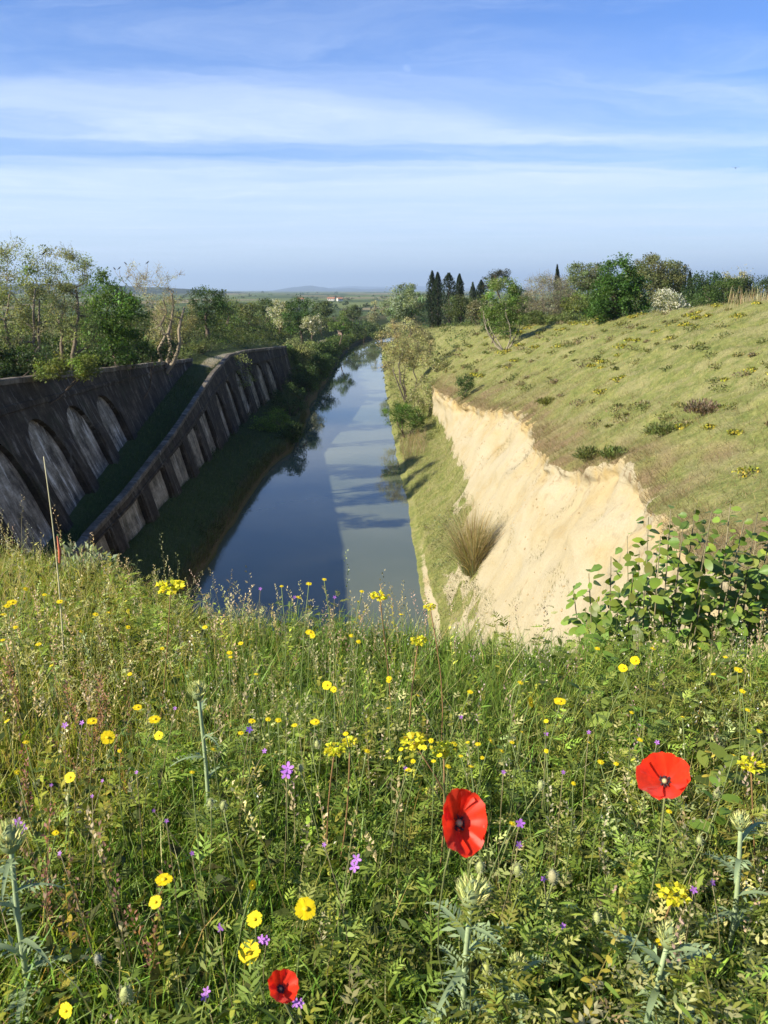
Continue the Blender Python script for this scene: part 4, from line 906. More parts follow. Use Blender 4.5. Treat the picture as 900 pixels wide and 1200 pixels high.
# reed clump on the bench below the sand
base = at(553, 690, 36.5); zb = zg(base[0], 36.5)
o = empty('reed_clump', (base[0], 36.5, zb), 'fan shaped clump of straw reeds growing at the foot of the sand', 'reeds')
n = 900; th = rng.uniform(0, 6.28, n); rr = rng.random(n) ** .6; b = np.stack([np.cos(th) * .35 * rr, np.sin(th) * .35 * rr, 0 * th - .05], 1)
H = rng.uniform(1.8, 4.6, n) * (1 - .25 * rr); ln = np.stack([np.cos(th), np.sin(th)], 1) * (rr * rng.uniform(.8, 2.4, n))[:, None]
m1 = MB(); blades(m1, b, H, ln, rng.uniform(.018, .04, n), jitter((0.36, 0.25, .14), n, .25, .08), 4, .4, jitter((0.40, 0.35, .19), n, .2, .08)); m1.build('dry_stem', M_GRASS, o)
n = 420; th = rng.uniform(0, 6.28, n); rr = rng.random(n) ** .6; b = np.stack([np.cos(th) * .5 * rr, np.sin(th) * .5 * rr, 0 * th], 1)
m2 = MB(); blades(m2, b, rng.uniform(1.0, 3.6, n), np.stack([np.cos(th) - .25, np.sin(th)], 1) * rng.uniform(.4, 2.2, n)[:, None], rng.uniform(.018, .035, n), jitter((0.20, 0.21, .09), n, .2, .08), 3); m2.build('green_blade', M_GRASS, o)

# ------------------------------------------------------------------ moon and birds
mm, t = mat_new('pale_moon'); out = t.n('ShaderNodeOutputMaterial')
df = t.n('ShaderNodeBsdfDiffuse', {'Color': t.ramp(t.noise(t.n('ShaderNodeTexCoord').outputs['Object'], 0.006, 4).outputs[0], [(0.35, .015), (0.6, .04)])})
ad = t.n('ShaderNodeAddShader', {0: df.outputs[0], 1: t.n('ShaderNodeBsdfTransparent').outputs[0]}); t.t.links.new(ad.outputs[0], out.inputs[0])
def sphere(mb, c, r, u=16, v=10, col=(.5, .5, .5), sc=(1, 1, 1)):
    th = np.linspace(0, math.pi, v + 1)[:, None]; ph = np.arange(u)[None] * 2 * math.pi / u
    V = np.stack([np.sin(th) * np.cos(ph), np.sin(th) * np.sin(ph), np.cos(th) + 0 * ph], -1) * r * np.array(sc) + np.asarray(c)
    i = np.arange(v)[:, None] * u; j = np.arange(u)[None]; j2 = (j + 1) % u
    mb.add(V, None, np.stack([i + j, i + u + j, i + u + j2, i + j2], -1).reshape(-1, 4), col)
c = ray(477, 80); k = 40000 / c[1]
mb = MB(); sphere(mb, (0, 0, 0), 40000 * 3.9 / FPX, 24, 14)
tag(mb.build('moon', mm, loc=(c[0] * k, 40000, EYE + c[2] * k)), 'faint white daytime moon high in the blue sky', 'moon')

M_BIRD = col_mat('feather', .7, .2, 60, .2)
def bird(x, y, Y_, L, lab, grp, perched=True, rz=0.0):
    o = empty('bird', tuple(at(x, y, Y_)), lab, 'bird', grp, rz); b = MB(); dk = (0.015, .015, .018)
    if perched:
        pts = [(-L * .75, 0, -L * .42), (-L * .42, 0, -L * .18), (-.1 * L, 0, L * .08), (L * .16, 0, L * .30), (L * .30, 0, L * .48), (L * .40, 0, L * .50), (L * .56, 0, L * .46)]
        tube(b, pts, [L * .05, L * .10, L * .20, L * .17, L * .12, L * .09, L * .015], 8, dk); b.build('body', M_BIRD, o)
        for s_ in (-1, 1):
            w = MB(); leaves(w, [(-L * .2, s_ * L * .17, -L * .02)], [(-1, 0, -.7)], [(0, s_, .2)], L * .85, L * .28, dk); w.build('wing', M_BIRD, o)
            g = MB(); tube(g, [(0, s_ * L * .06, -.1 * L), (0, s_ * L * .06, -L * .34)], [L * .02] * 2, 4, dk); g.build('leg', M_BIRD, o)
    else:
        pts = [(-L * .6, 0, 0), (-L * .35, 0, 0), (-.1 * L, 0, 0), (L * .2, 0, .02 * L), (L * .35, 0, .05 * L), (L * .5, 0, .03 * L)]
        tube(b, pts, [L * .10, L * .06, L * .13, L * .12, L * .09, L * .012], 8, dk); b.build('body', M_BIRD, o)
        for s_ in (-1, 1):
            w = MB(); w.add([(.16 * L, s_ * .08 * L, .04 * L), (-.16 * L, s_ * .08 * L, .04 * L), (-.10 * L, s_ * .55 * L, .34 * L), (.22 * L, s_ * .5 * L, .36 * L), (-.35 * L, s_ * 1.05 * L, .05 * L), (-.2 * L, s_ * .8 * L, .26 * L)],
                            [(4, 2, 5)], [(0, 1, 2, 3), (3, 2, 2, 5)][:1] + [(3, 2, 4, 5)], dk); w.build('wing', M_BIRD, o)
bird(862, 197, 60, .26, 'black bird gliding in the open sky at the far right', None, False, R(75))
BG = 'dark birds perched in the trees at the left'
bird(52, 297, 50, .26, 'dark bird sitting on the outer boughs of the tallest pale tree', BG, True, 0.4)
bird(134, 315, 74, .24, 'left one of a pair of birds on thin twigs by the bare tree', BG, True, 2.6)
bird(140, 314.5, 74, .24, 'right one of a pair of birds on thin twigs by the bare tree', BG, True, 0.2)
bird(147, 309, 74, .24, 'bird on the leftmost top twig of the bare tree', BG, True, 2.9)
bird(173, 308, 74, .25, 'bird perched highest on the middle twig of the bare tree', BG, True, 0.3)
bird(150, 325.5, 74, .22, 'bird sitting lowest on a side twig of the bare tree', BG, True, 0.0)

# ------------------------------------------------------------------ foreground bank
jitter0 = jitter
def jitter(c, n, v=0.25, hue=0.12): return jitter0(np.asarray(c, float) * np.array((1.72, 1.52, 1.12)), n, v, hue)
YE = tab((-40, 8), (-8, 7.0), (-3.2, 5.5), (-2.4, 5.2), (-1.7, 4.6), (-1.0, 3.7), (-.5, 3.4), (0, 3.3), (.6, 3.1), (1.2, 2.95), (2, 3.0), (3, 3.6), (6, 6.5), (40, 22))
def z_f(X, Y):
    X = np.asarray(X, float); Y = np.asarray(Y, float); ye = ev(YE, X)
    z = 13.75 - 0.12 * np.minimum(Y, ye) + 0.05 * fbm(X * 1.3, Y * 1.3, 3) + 0.10 * sstep(X, 1.5, 6)
    d = np.maximum(Y - ye, 0); return z - 1.15 * (np.sqrt(d * d + .16) - .4) - .02 * d * d
gx = np.linspace(-16, 16, 110); gy = np.concatenate([np.linspace(-8, 0, 14), np.linspace(.15, 12, 80)])
GX, GY = np.meshgrid(gx, gy); c = len(gx); r = len(gy); i = np.arange(r - 1)[:, None] * c; j = np.arange(c - 1)[None]
mb = MB(); mb.add(np.stack([GX, GY, np.maximum(z_f(GX, GY), -1.5)], -1), None, np.stack([i + j, i + j + 1, i + c + j + 1, i + c + j], -1).reshape(-1, 4))
tag(mb.build('flower_bank', M_TERRAIN, extra={'sand': np.zeros(r * c), 'dry': np.full(r * c, .3)}), kind='structure')

def fpts(n, ymin=.42, over=1.4, xpad=.75, pw=1.0):
    """points over the part of the bank in view (and a step to either side)"""
    out = []
    while sum(map(len, out)) < n:
        Y = ymin + (7.0 - ymin) * rng.random(n) ** pw; X = rng.uniform(-1, 1, n) * (Y * .60 + xpad * .6); w_ = rng.random(n) < .2; X = np.where(w_, np.sign(X) * (Y * .60 + xpad * .6 + 1.7 * rng.random(n)), X)     # a thinner margin to either side
        k = Y < ev(YE, X) + over; out.append(np.stack([X[k], Y[k]], 1))
    q = np.concatenate(out)[:n]; return np.stack([q[:, 0], q[:, 1], z_f(q[:, 0], q[:, 1])], 1)

def at_h(x, y, h):
    """point in the direction (x, y) that stands h above the bank"""
    cx, fw, dz = ray(x, y); d = 1.0
    for _ in range(40):
        X, Y = cx * d, fw * d; f = EYE + dz * d - (float(z_f(X, Y)) + h); d += f / (-(dz) + .12 * fw) * .7
        d = min(max(d, .3), 9.0)
    return np.array((cx * d, fw * d, EYE + dz * d)), d

lush_or_shade = lambda p: sstep(fbm(p[:, 0] * .9 + 4, p[:, 1] * .9, 3) + .25 * sstep(p[:, 1], 2.2, 3.2) - .25 * sstep(np.abs(p[:, 0] - .15), .7, 1.4), -.05, .22)
# 1 ground layer, leaf colour darkened to deepen the shade between plants
p = fpts(30000, .35); n = len(p); p2 = p + np.stack([rng.normal(0, .02, n), rng.normal(0, .02, n), rng.uniform(.01, .20, n)], 1)
g = MB(); l_ = rng.uniform(.025, .065, n); leaves(g, p2, nrm(rdir(n) + np.array((0, 0, .4))), rdir(n) + np.array((0, 0, 1.2)), l_, l_ * rng.uniform(.25, .5, n), jitter((0.040, 0.062, .016), n, .3, .12)); tag(g.build('ground_herbs', M_LEAF), kind='stuff')
# 2 grass blades
p = fpts(105000, .42); n = len(p); lu = lush_or_shade(p); far = sstep(p[:, 1], 1.0, 3.0)
col = jitter((0.125, 0.175, .036), n, .32, .10); dr = rng.random(n) < (.24 - .18 * lu + .10 * sstep(-p[:, 0], .2, 1.0)); col[dr] = jitter((0.34, 0.29, .135), dr.sum(), .25, .08)
col[(lu > .6) & ~dr] *= np.array((.68, .90, .9))
h = rng.uniform(.12, .36, n) * (.76 + .26 * far) * np.where(dr, 1.1, 1.0) * (1 + .15 * lu); h *= 1 - .2 * sstep(p[:, 1], .8, .45)
g = MB(); ln = rng.normal(0, .075, (n, 2)) + np.array((.02, -.015)); bw = rng.uniform(.0028, .0072, n) * np.where(dr, .75, 1); tc_ = np.clip(col * np.array((1.5, 1.4, 1.4)), 0, .6)
for m_, sg in ((p[:, 1] < 1.7, 3), (p[:, 1] >= 1.7, 2)): blades(g, p[m_], h[m_], ln[m_], bw[m_], col[m_], sg, .9, tc_[m_])
tag(g.build('meadow_grass', M_GRASS), kind='stuff')
# dense fine dark grass along the middle of the edge
p = fpts(26000, 1.9, .5); p = p[(p[:, 0] > -.75) & (p[:, 0] < 1.0) & (p[:, 1] > 2.1 + .3 * fbm(p[:, 0] * 2, p[:, 0] * 0, 3))]; n = len(p)
g = MB(); blades(g, p, rng.uniform(.20, .38, n), rng.normal(0, .06, (n, 2)), rng.uniform(.003, .006, n), jitter((0.055, 0.105, .026), n, .28, .08), 3, .7, jitter((0.12, 0.17, .06), n, .2, .08)); tag(g.build('edge_grass', M_GRASS), kind='stuff')
# broad blades
p = fpts(2600, .6); n = len(p); col = jitter((0.12, 0.18, .045), n, .25, .1)
g = MB(); blades(g, p, rng.uniform(.12, .34, n), rng.normal(0, .11, (n, 2)), rng.uniform(.006, .013, n), col, 4, 1.3); tag(g.build('broad_grass', M_GRASS), kind='stuff')

# 3 leafy stems with divided leaves (all kinds of herbs)
def drift(n, ymin, name):
    """points gathered in loose drifts, so that kinds stand together"""
    p = fpts(n * 3, ymin); s_ = len(name) * 3.7; w = fbm(p[:, 0] * 1.5 + s_, p[:, 1] * 1.5 + s_ * .7, 3) + rng.normal(0, .07, len(p)); return p[np.argsort(-w)[:n]]
def herb_field(name, n, col, hr, nleaf, llen, leaflets, lw, stemc, xy=None, top=.25, cv=.22, ymin=.5, spread=.06, curl=.3):
    p = drift(n, ymin, name) if xy is None else xy; n = len(p); h = rng.uniform(hr[0], hr[1], n) * (1 - .2 * sstep(p[:, 1], .8, .45)); lean = rng.normal(0, spread, (n, 2))
    sm = MB(); blades(sm, p, h, lean, .0042, jitter(stemc, n, .2, .08), 3, .2)
    N = n * nleaf; t = np.tile(np.linspace(top, 1.0, nleaf), n); b = np.repeat(p, nleaf, 0); hh = np.repeat(h, nleaf); le = np.repeat(lean, nleaf, 0)
    o = b.copy(); o[:, :2] += le * (t ** 1.8)[:, None]; o[:, 2] += hh * (t - .056 * t ** 3)
    az = np.tile(np.arange(nleaf) * 2.4, n) + np.repeat(rng.uniform(0, 6.28, n), nleaf) + rng.normal(0, .3, N); el = rng.uniform(-.1, 1.0, N)
    d = np.stack([np.cos(az) * np.cos(el), np.sin(az) * np.cos(el), np.sin(el)], 1); L = llen * (1.15 - .75 * t) * rng.uniform(.7, 1.3, N)
    cc = np.repeat(jitter(col, n, cv, .09), nleaf, 0) * np.exp(rng.normal(0, .15, (N, 1))); sd_ = nrm(np.cross(d, np.array((0, 0, 1.0)))); up = np.cross(sd_, d)
    if leaflets <= 1:
        long_leaves(sm, o + d * L[:, None] * .5, d, up + rdir(N) * .3, L, L * lw, cc, rng.uniform(.1, .45, (N, 1)))
    else:
        for q in range(leaflets):
            u = (q + 1) / leaflets; sgn = 1 if q % 2 else -1
            c_ = o + d * (L * u)[:, None] - np.array((0, 0, 1)) * (L * curl * u * u)[:, None]
            dd = nrm(d + sd_ * sgn * (1.2 if q < leaflets - 1 else 0) + rdir(N) * .25); l_ = L * .55 * (1.1 - .5 * u)
            leaves(sm, c_ + dd * l_[:, None] * .4, dd, up + rdir(N) * .35, l_, l_ * lw, cc)
    return tag(sm.build(name, M_LEAF), kind='stuff')
herb_field('feathery_herbs', 850, (0.135, 0.19, .046), (.16, .44), 11, .088, 8, .24, (0.15, .18, .06))
herb_field('grey_green_herbs', 760, (0.25, 0.285, .15), (.14, .38), 12, .068, 5, .38, (0.2, .22, .12))
herb_field('lance_leaf_herbs', 480, (0.13, 0.19, .04), (.14, .40), 9, .080, 1, .17, (0.16, .18, .05))
herb_field('yellow_green_herbs', 460, (0.22, 0.25, .045), (.18, .40), 16, .035, 1, .45, (0.22, .20, .06), top=.45)
p = fpts(500, 1.6); p = p[(p[:, 0] > .5) & (p[:, 0] < 1.6)]
if len(p): herb_field('broad_leaf_weeds', 0, (0.105, 0.16, .036), (.2, .42), 9, .10, 1, .5, (0.15, .17, .06), xy=p[:130])
# 4 seed spikes: tan bracts, reddish docks, pale specks
def spikes(name, p, hr, col, nb, bl, frac, stemc, w=.008, mat=None):
    n = len(p); h = rng.uniform(hr[0], hr[1], n); lean = rng.normal(0, .05, (n, 2)); sm = MB(); col = np.asarray(col) * 1.2; blades(sm, p, h, lean, .0034, jitter0(stemc, n, .2, .06), 3, .1)
    N = n * nb; t = np.tile(np.linspace(1 - frac, 1, nb), n); o = np.repeat(p, nb, 0); o[:, :2] += np.repeat(lean, nb, 0) * (t ** 1.8)[:, None]; o[:, 2] += np.repeat(h, nb) * (t - .028 * t ** 3)
    d = rdir(N); d[:, 2] = np.abs(d[:, 2]); o = o + d * np.array((1, 1, .4)) * w
    leaves(sm, o, nrm(d + np.array((0, 0, .5))), rdir(N), bl * rng.uniform(.6, 1.3, N), bl * .55, np.repeat(jitter0(col, n, .22, .08), nb, 0)); return tag(sm.build(name, M_LEAF), kind='stuff')
spikes('tan_seed_spikes', drift(520, .9, 'tan'), (.22, .48), (0.40, 0.33, .20), 18, .011, .28, (0.30, .25, .12))
p = fpts(380, 1.2); spikes('straw_seed_spikes', p[p[:, 0] < .1], (.28, .5), (0.42, 0.36, .20), 22, .012, .3, (0.34, .30, .15))
p = fpts(2600, .9); p = p[(p[:, 0] < -.32 * p[:, 1]) & (p[:, 0] > -.62 * p[:, 1]) & (p[:, 1] > 1.15) & (p[:, 1] < 2.6) & (rng.random(len(p)) < .45)][:42]; spikes('reddish_dock_spikes', p, (.3, .46), (0.27, 0.15, .10), 42, .011, .5, (0.26, .15, .08), .010)
spikes('white_seed_specks', drift(360, .8, 'white speck'), (.15, .42), (0.62, 0.56, .47), 9, .008, .35, (0.2, .2, .09), .014)
spikes('pink_grey_seed_spikes', drift(170, 1.1, 'pinkgr'), (.18, .42), (0.42, 0.30, .26), 16, .010, .35, (0.28, .22, .12))
# tall fine oat stalks breaking the skyline of the bank
p = fpts(2400, 2.6, .5); e = ev(YE, p[:, 0]); p = p[(p[:, 1] > e - .9)]; spikes('tall_dry_stalks', p[:90], (.36, .66), (0.30, 0.25, .15), 14, .013, .3, (0.30, .25, .13), .012)
# bent and fallen stems tangled through the rest
p = fpts(520, .7); n = len(p); an = rng.uniform(0, 6.28, n); g = MB(); blades(g, p, rng.uniform(.16, .38, n), np.stack([np.cos(an), np.sin(an)], 1) * rng.uniform(.14, .40, n)[:, None], rng.uniform(.003, .005, n), jitter((0.30, .27, .13), n, .3, .1), 5, 1.8); tag(g.build('bent_stems', M_GRASS), kind='stuff')
# knoll of fine grass at the left with dead brown plume tips
p = fpts(30000, 3.0, .9, 1.4); p = p[(p[:, 0] < -1.5)]; p = p[:7500]; n = len(p); br = rng.random(n) < .25
col = jitter((0.12, 0.165, .045), n, .25, .1); col[br] = jitter((0.23, 0.155, .10), br.sum(), .25, .08)
g = MB(); blades(g, p, rng.uniform(.12, .30, n) * np.where(br, 1.2, 1), rng.normal(0, .08, (n, 2)), .006, col, 3, .8); tag(g.build('knoll_grass', M_GRASS), kind='stuff')

# ------------------------------------------------------------------ flowers of the bank, one by one
def frame(nv):
    nv = nrm(np.asarray(nv, float)); r_ = np.array((1.0, 0, 0)) if abs(nv[0]) < .8 else np.array((0, 1.0, 0)); a = nrm(np.cross(r_, nv)); return a, np.cross(nv, a), nv
def stem_line(top, foot, bow=.04, k=7):
    t = np.linspace(0, 1, k)[:, None]; L = foot + (top - foot) * t; L[:, :2] += np.array(rng.normal(0, bow, 2)) * np.sin(t * math.pi); return L
def foot_of(P, j=.05):
    X, Y = P[0] + rng.normal(0, j), P[1] + abs(rng.normal(0, j)) * .6; return np.array((X, Y, float(z_f(X, Y)) - .02))

# poppies
pm_, t = mat_new('poppy_petal'); out = t.n('ShaderNodeOutputMaterial'); c = t.n('ShaderNodeAttribute', attribute_name='col').outputs[0]
tc = t.n('ShaderNodeTexCoord').outputs['Object']; nz = t.noise(t.map(tc, (1, 1, 1)), 120, 4).outputs[0]
c2 = t.mix(1.0, c, t.ramp(nz, [(.3, .8), (.7, 1.12)]), 'MULTIPLY')
pb = t.n('ShaderNodeBsdfPrincipled', {'Base Color': c2, 'Roughness': .45, 'Specular IOR Level': .3, 'Sheen Weight': .2}); tr = t.n('ShaderNodeBsdfTranslucent', {'Color': t.mix(1.0, c2, (1.25, 1.1, 1.0), 'MULTIPLY')})
t.t.links.new(t.n('ShaderNodeMixShader', {0: .42, 1: pb.outputs[0], 2: tr.outputs[0]}).outputs[0], out.inputs[0])
def poppy(x, y, d, R_, nv, lab, cup=.35, rot=0.0, sc=(1, 1)):
    cx, fw, dz = ray(x, y); P = np.array((cx * d, fw * d, EYE + dz * d)); a, b, nv = frame(nv); o = empty('poppy', tuple(P), lab, 'poppy', 'scarlet poppies in the meadow')
    M = np.stack([a * sc[0], b * sc[1], nv], 0)
    for k in range(4):
        nu, nr = 15, 9; ph0 = rot + k * math.pi / 2 + rng.normal(0, .08); wd = 1.22 if k % 2 else 1.12; lay = .0016 if k % 2 else -.0012
        V = []; C = []; s1, s2 = rng.uniform(0, 10, 2)
        for i_ in range(nr):
            u = i_ / (nr - 1)
            for j_ in range(nu):
                s_ = -1 + 2 * j_ / (nu - 1); rr = R_ * u * (1 - .16 * abs(s_) ** 2.4 + .03 * math.sin(s_ * 9 + s1) * u + .02 * math.sin(s_ * 17 + s2) * u); ph = ph0 + s_ * wd * (.45 + .55 * u ** .5)
                zz = R_ * (cup * 1.15 * u ** 1.7 - cup * .25 * u ** 4) + lay + R_ * u * u * (.055 * math.sin(s_ * 7 + s2) + .035 * math.sin(s_ * 13 + s1 + u * 3) + .02 * math.sin(s_ * 27 + u * 9))
                V.append(np.array((math.cos(ph) * rr, math.sin(ph) * rr, zz)) @ M)
                bl = max(0, 1 - abs(u - .16) / .13) * (.85 if abs(s_) < .55 else .3); vein = 1 + .06 * math.sin(s_ * 40)
                C.append(np.array((0.80, 0.034, .005)) * vein * (1 - .80 * bl) * (.88 + .2 * u))
        f = [(i_ * nu + j_, i_ * nu + j_ + 1, (i_ + 1) * nu + j_ + 1, (i_ + 1) * nu + j_) for i_ in range(nr - 1) for j_ in range(nu - 1)]
        pm2 = MB(); pm2.add(V, None, f, np.array(C)); pm2.build('petal', pm_, o)
    sm = MB()
    for k in range(56):
        an = rng.uniform(0, 6.28); rr = R_ * rng.uniform(.10, .25); q0 = np.array((math.cos(an) * R_ * .06, math.sin(an) * R_ * .06, R_ * .02)) @ M; q1 = np.array((math.cos(an) * rr, math.sin(an) * rr, R_ * rng.uniform(.08, .17))) @ M
        tube(sm, [q0, q1], [.00035, .0003], 3, (0.02, .012, .02), False); sphere(sm, q1, .0011, 5, 4, (0.035, .03, .035))
    sm.build('stamens', M_STEM, o)
    cm_ = MB(); tube(cm_, [np.array((0, 0, z_)) @ M for z_ in (0, R_ * .06, R_ * .12, R_ * .17, R_ * .18)], [R_ * .05, R_ * .09, R_ * .105, R_ * .10, R_ * .11], 10, (0.42, .40, .20)); cm_.build('seed_capsule', M_STEM, o)
    F = foot_of(P, .025) - P + np.array((0, .32, -.04)); st = MB(); tube(st, stem_line(-nv * .004, F, .03), np.linspace(.0015, .0009, 7)[::-1], 6, (0.2, .22, .08)); st.build('stem', M_STEM, o)
tocam = lambda x, y: -nrm(np.array(ray(x, y)))
poppy(536, 965, 1.06, .0415, tocam(536, 965) + np.array((.42, 0, .12)), 'largest scarlet poppy with open face and dark centre in the middle of the meadow', .62, .5, (1.0, .76))
poppy(780, 917, 1.12, .0355, tocam(780, 917) + np.array((-.22, .1, .55)), 'cupped scarlet poppy standing highest among the green at the right', .80, .2, (.92, 1.0))
poppy(328, 1160, 1.02, .0200, tocam(328, 1160) + np.array((.5, .1, .6)), 'small half hidden scarlet poppy low at the bottom of the bank', .75, .9)

# nodding poppy buds and seed pods
def bud(x, y, h, L, lab, nod=True, col=(0.30, .33, .12)):
    P, d = at_h(x, y, h); o = empty('poppy_bud', tuple(P), lab, 'poppy bud', 'hairy green poppy buds'); b = MB(); zs = np.linspace(-.5, .5, 7); rr = L * .33 * np.sqrt(np.maximum(1 - (zs * 2) ** 2, 0.02)) * (1 - .12 * zs)
    tilt = np.array((rng.normal(0, .15), rng.normal(0, .15), 1.0)); tube(b, [tilt * z_ * L for z_ in zs], rr, 10, col)
    m = 90; dd = rdir(m); hp = dd * np.array((.33, .33, .5)) * L; hb = MB()
    for k in range(m): tube(hb, [hp[k], hp[k] + dd[k] * L * .14], [.0003, .0002], 3, (0.42, .42, .25), False)
    b.build('bud_case', M_STEM, o); hb.build('hairs', M_STEM, o)
    F = foot_of(P, .05) - P; s_ = MB()
    if nod:
        s2 = 1 if rng.random() < .5 else -1; arc = [np.array((s2 * L * .38 * (1 - math.cos(q)), 0, L * .48 + L * .55 * math.sin(q))) for q in np.linspace(0, math.pi, 8)]
        tail = stem_line(arc[-1], F, .02, 6)[::-1][1:]; tube(s_, arc + list(tail), .0012, 5, (0.22, .25, .09))
    else: tube(s_, stem_line(np.array((0, 0, -L * .5)), F, .03), .0014, 5, (0.2, .22, .08))
    s_.build('stem', M_STEM, o)
for a in [(148, 1165, .34, .030, 'plump nodding bud on a hooked stem at the lower left'), (607, 1020, .40, .022, 'nodding bud right below the largest poppy'), (563, 1016, .42, .022, 'slim nodding bud hanging directly beneath the largest poppy'),
          (648, 1027, .38, .026, 'round fuzzy pale bud by the middle purple flower', False, (0.36, .33, .17)), (634, 920, .42, .020, 'upright green bud between both large poppies', False), (115, 1124, .33, .018, 'grey dry seed pod at the lower left', False, (0.24, .24, .17)),
          (372, 872, .45, .020, 'small nodding bud left of the yellow spurge in the middle', True, (0.34, .36, .13)), (262, 944, .42, .020, 'oval green bud among grass at the centre left', False), (247, 941, .42, .018, 'narrow green bud beside the oval one at the centre left', False),
          (352, 900, .44, .017, 'pale green upright bud above the lilac flower', False), (840, 930, .40, .018, 'small green bud under the right thistle', True), (570, 1136, .30, .022, 'yellow green bud at the foot of the central thistle', False, (0.36, .38, .1)),
          (820, 985, .38, .018, 'nodding bud right below the cupped poppy'), (700, 1075, .33, .02, 'hooked green bud left of the right thistle')]: bud(*a)

# yellow daisies
DG = 'yellow daisies dotted through the meadow'
M_YEL = leaf_mat('yellow_petal', .30, .5, .25, (1.1, 1.0, .6))
_petcache = {}
def daisy(x, y, px, h, lab, tilt=None, col=(0.85, .66, .012)):
    P, d = at_h(x, y, h); r_ = px * .43 * d / FPX; o = empty('yellow_daisy', tuple(P), lab, 'daisy', DG)
    nv = nrm(tilt if tilt is not None else np.array((rng.normal(0, .35), rng.normal(-.35, .3), .9))); a, b, nv = frame(nv); Mx = np.stack([a, b, nv], 0); pm3 = MB(); npt = 19 if px > 12 else 12
    for lay in range(1):
        for k in range(npt):
            an = 6.283 * (k + .5 * lay) / npt + rng.normal(0, .06); L = r_ * (1 - .22 * lay) * rng.uniform(.9, 1.05); w = r_ * .34
            c_, s_ = math.cos(an), math.sin(an); V = []
            for (u, ww) in ((.12, .5), (.6, 1.0), (.95, .75)):
                zz = r_ * (.10 * lay + .12 * u - .10 * u * u + rng.normal(0, .02))
                for q in (-1, 1): V.append((c_ * L * u - s_ * w * ww * q * .5, s_ * L * u + c_ * w * ww * q * .5, zz))
            pm3.add(np.array(V) @ Mx, None, [(0, 1, 3, 2), (2, 3, 5, 4)], np.array(col) * rng.uniform(.88, 1.1))
    pm3.build('petals', M_YEL, o)
    dm = MB(); sphere(dm, nv * r_ * .08, r_ * .30, 9, 5, (0.74, .50, .012), (1, 1, .45)); dm.build('disc', M_STEM, o)
    sm = MB(); F = foot_of(P, .06) - P; tube(sm, [-nv * .001, -nv * r_ * .3, -nv * r_ * .5], [r_ * .3, r_ * .34, r_ * .1], 7, (0.14, .19, .06)); L = stem_line(-nv * r_ * .45, F, .035); tube(sm, L, .0011, 4, (0.15, .19, .06)); sm.build('stem', M_STEM, o)
up_ = np.array((.12, -.22, 1.0)); face = np.array((-.1, -.6, .75))
for a in [(126, 864, 20, .48, 'big yellow daisy facing out at the left', np.array((.25, -.75, .5))), (181, 843, 17, .5, 'yellow daisy on a straight pale stem right of the big left one', up_), (161, 829, 13, .5, 'yellow daisy just up-left of the one on a straight pale stem', up_), (186, 862, 13, .45, 'small tilted yellow daisy under the one on a straight pale stem', face),
          (108, 845, 15, .48, 'yellow daisy just above the big left facing one', up_), (82, 911, 16, .42, 'yellow daisy below the big left one', face), (192, 1031, 24, .42, 'flat yellow daisy seen edge on at the lower left', np.array((0, -.1, 1.0))), (182, 1057, 19, .38, 'yellow daisy under the edge on one at the lower left', face),
          (296, 1037, 14, .42, 'small yellow daisy leaning upright above the open lower pair', np.array((.7, -.6, .3))), (298, 1077, 23, .36, 'open yellow daisy, upper of the lower left pair', face), (292, 1116, 32, .33, 'largest yellow daisy, bottom of the lower left pair', face), (358, 1065, 32, .38, 'broad yellow daisy right of the lower pair', np.array((.15, -.45, .8))),
          (77, 1184, 22, .28, 'yellow daisy at the bottom left corner', np.array((-.3, -.8, .5))), (65, 976, 10, .38, 'little orange yellow daisy near the left thistle', up_), (730, 783, 13, .62, 'left flower of the tall twin yellow daisies below the leafy shrub', face), (744, 774, 14, .64, 'right flower of the tall twin yellow daisies below the leafy shrub', face),
          (865, 785, 13, .58, 'yellow daisy high up at the far right', up_), (656, 822, 18, .52, 'wide yellow daisy, left one of two in the right centre', np.array((0, -.15, 1))), (669, 827, 10, .5, 'small yellow daisy touching the wide one in the right centre', up_), (622, 823, 15, .52, 'yellow daisy turned sideways left of the wide one', np.array((.8, -.5, .4))),
          (551, 811, 9, .52, 'small yellow daisy in the dark grass of the centre', up_), (750, 867, 9, .48, 'small yellow daisy above the cupped poppy', up_), (784, 951, 9, .42, 'yellow daisy peeping out under the cupped poppy', up_), (704, 893, 10, .46, 'yellow daisy left of the cupped poppy', up_),
          (876, 832, 8, .5, 'tiny yellow daisy near the right edge, upper', up_), (890, 857, 9, .5, 'yellow daisy near the right edge, lower', up_), (773, 1104, 12, .30, 'orange yellow daisy beside the right thistle', up_), (383, 803, 14, .5, 'left of three yellow daisies close together in the grass', face), (391, 808, 10, .5, 'middle of three yellow daisies close together in the grass', face), (363, 741, 13, .5, 'yellow daisy near the top fringe of the grass', up_),
          (366, 745, 9, .48, 'yellow daisy half under the one near the top fringe', face), (369, 846, 14, .48, 'flat yellow daisy in the centre of the meadow', np.array((0, -.15, 1))), (326, 844, 10, .48, 'right one of a short row of yellow daisies', up_), (314, 843, 9, .48, 'middle one of a short row of yellow daisies', up_), (295, 845, 11, .48, 'left one of a short row of yellow daisies', up_), (282, 859, 9, .46, 'yellow daisy just below the short row', up_),
          (14, 706, 14, .5, 'largest of the yellow daisies on the left knoll', up_), (52, 697, 7, .5, 'yellow daisy beside the tall dry stalk', up_), (362, 684, 9, .72, 'left of the yellow daisies standing against the water', up_), (380, 679, 7, .74, 'middle of the yellow daisies standing against the water', up_), (424, 693, 7, .68, 'right of the yellow daisies standing against the water', up_), (330, 687, 6, .68, 'leftmost yellow speck against the water', up_)]: daisy(*a)
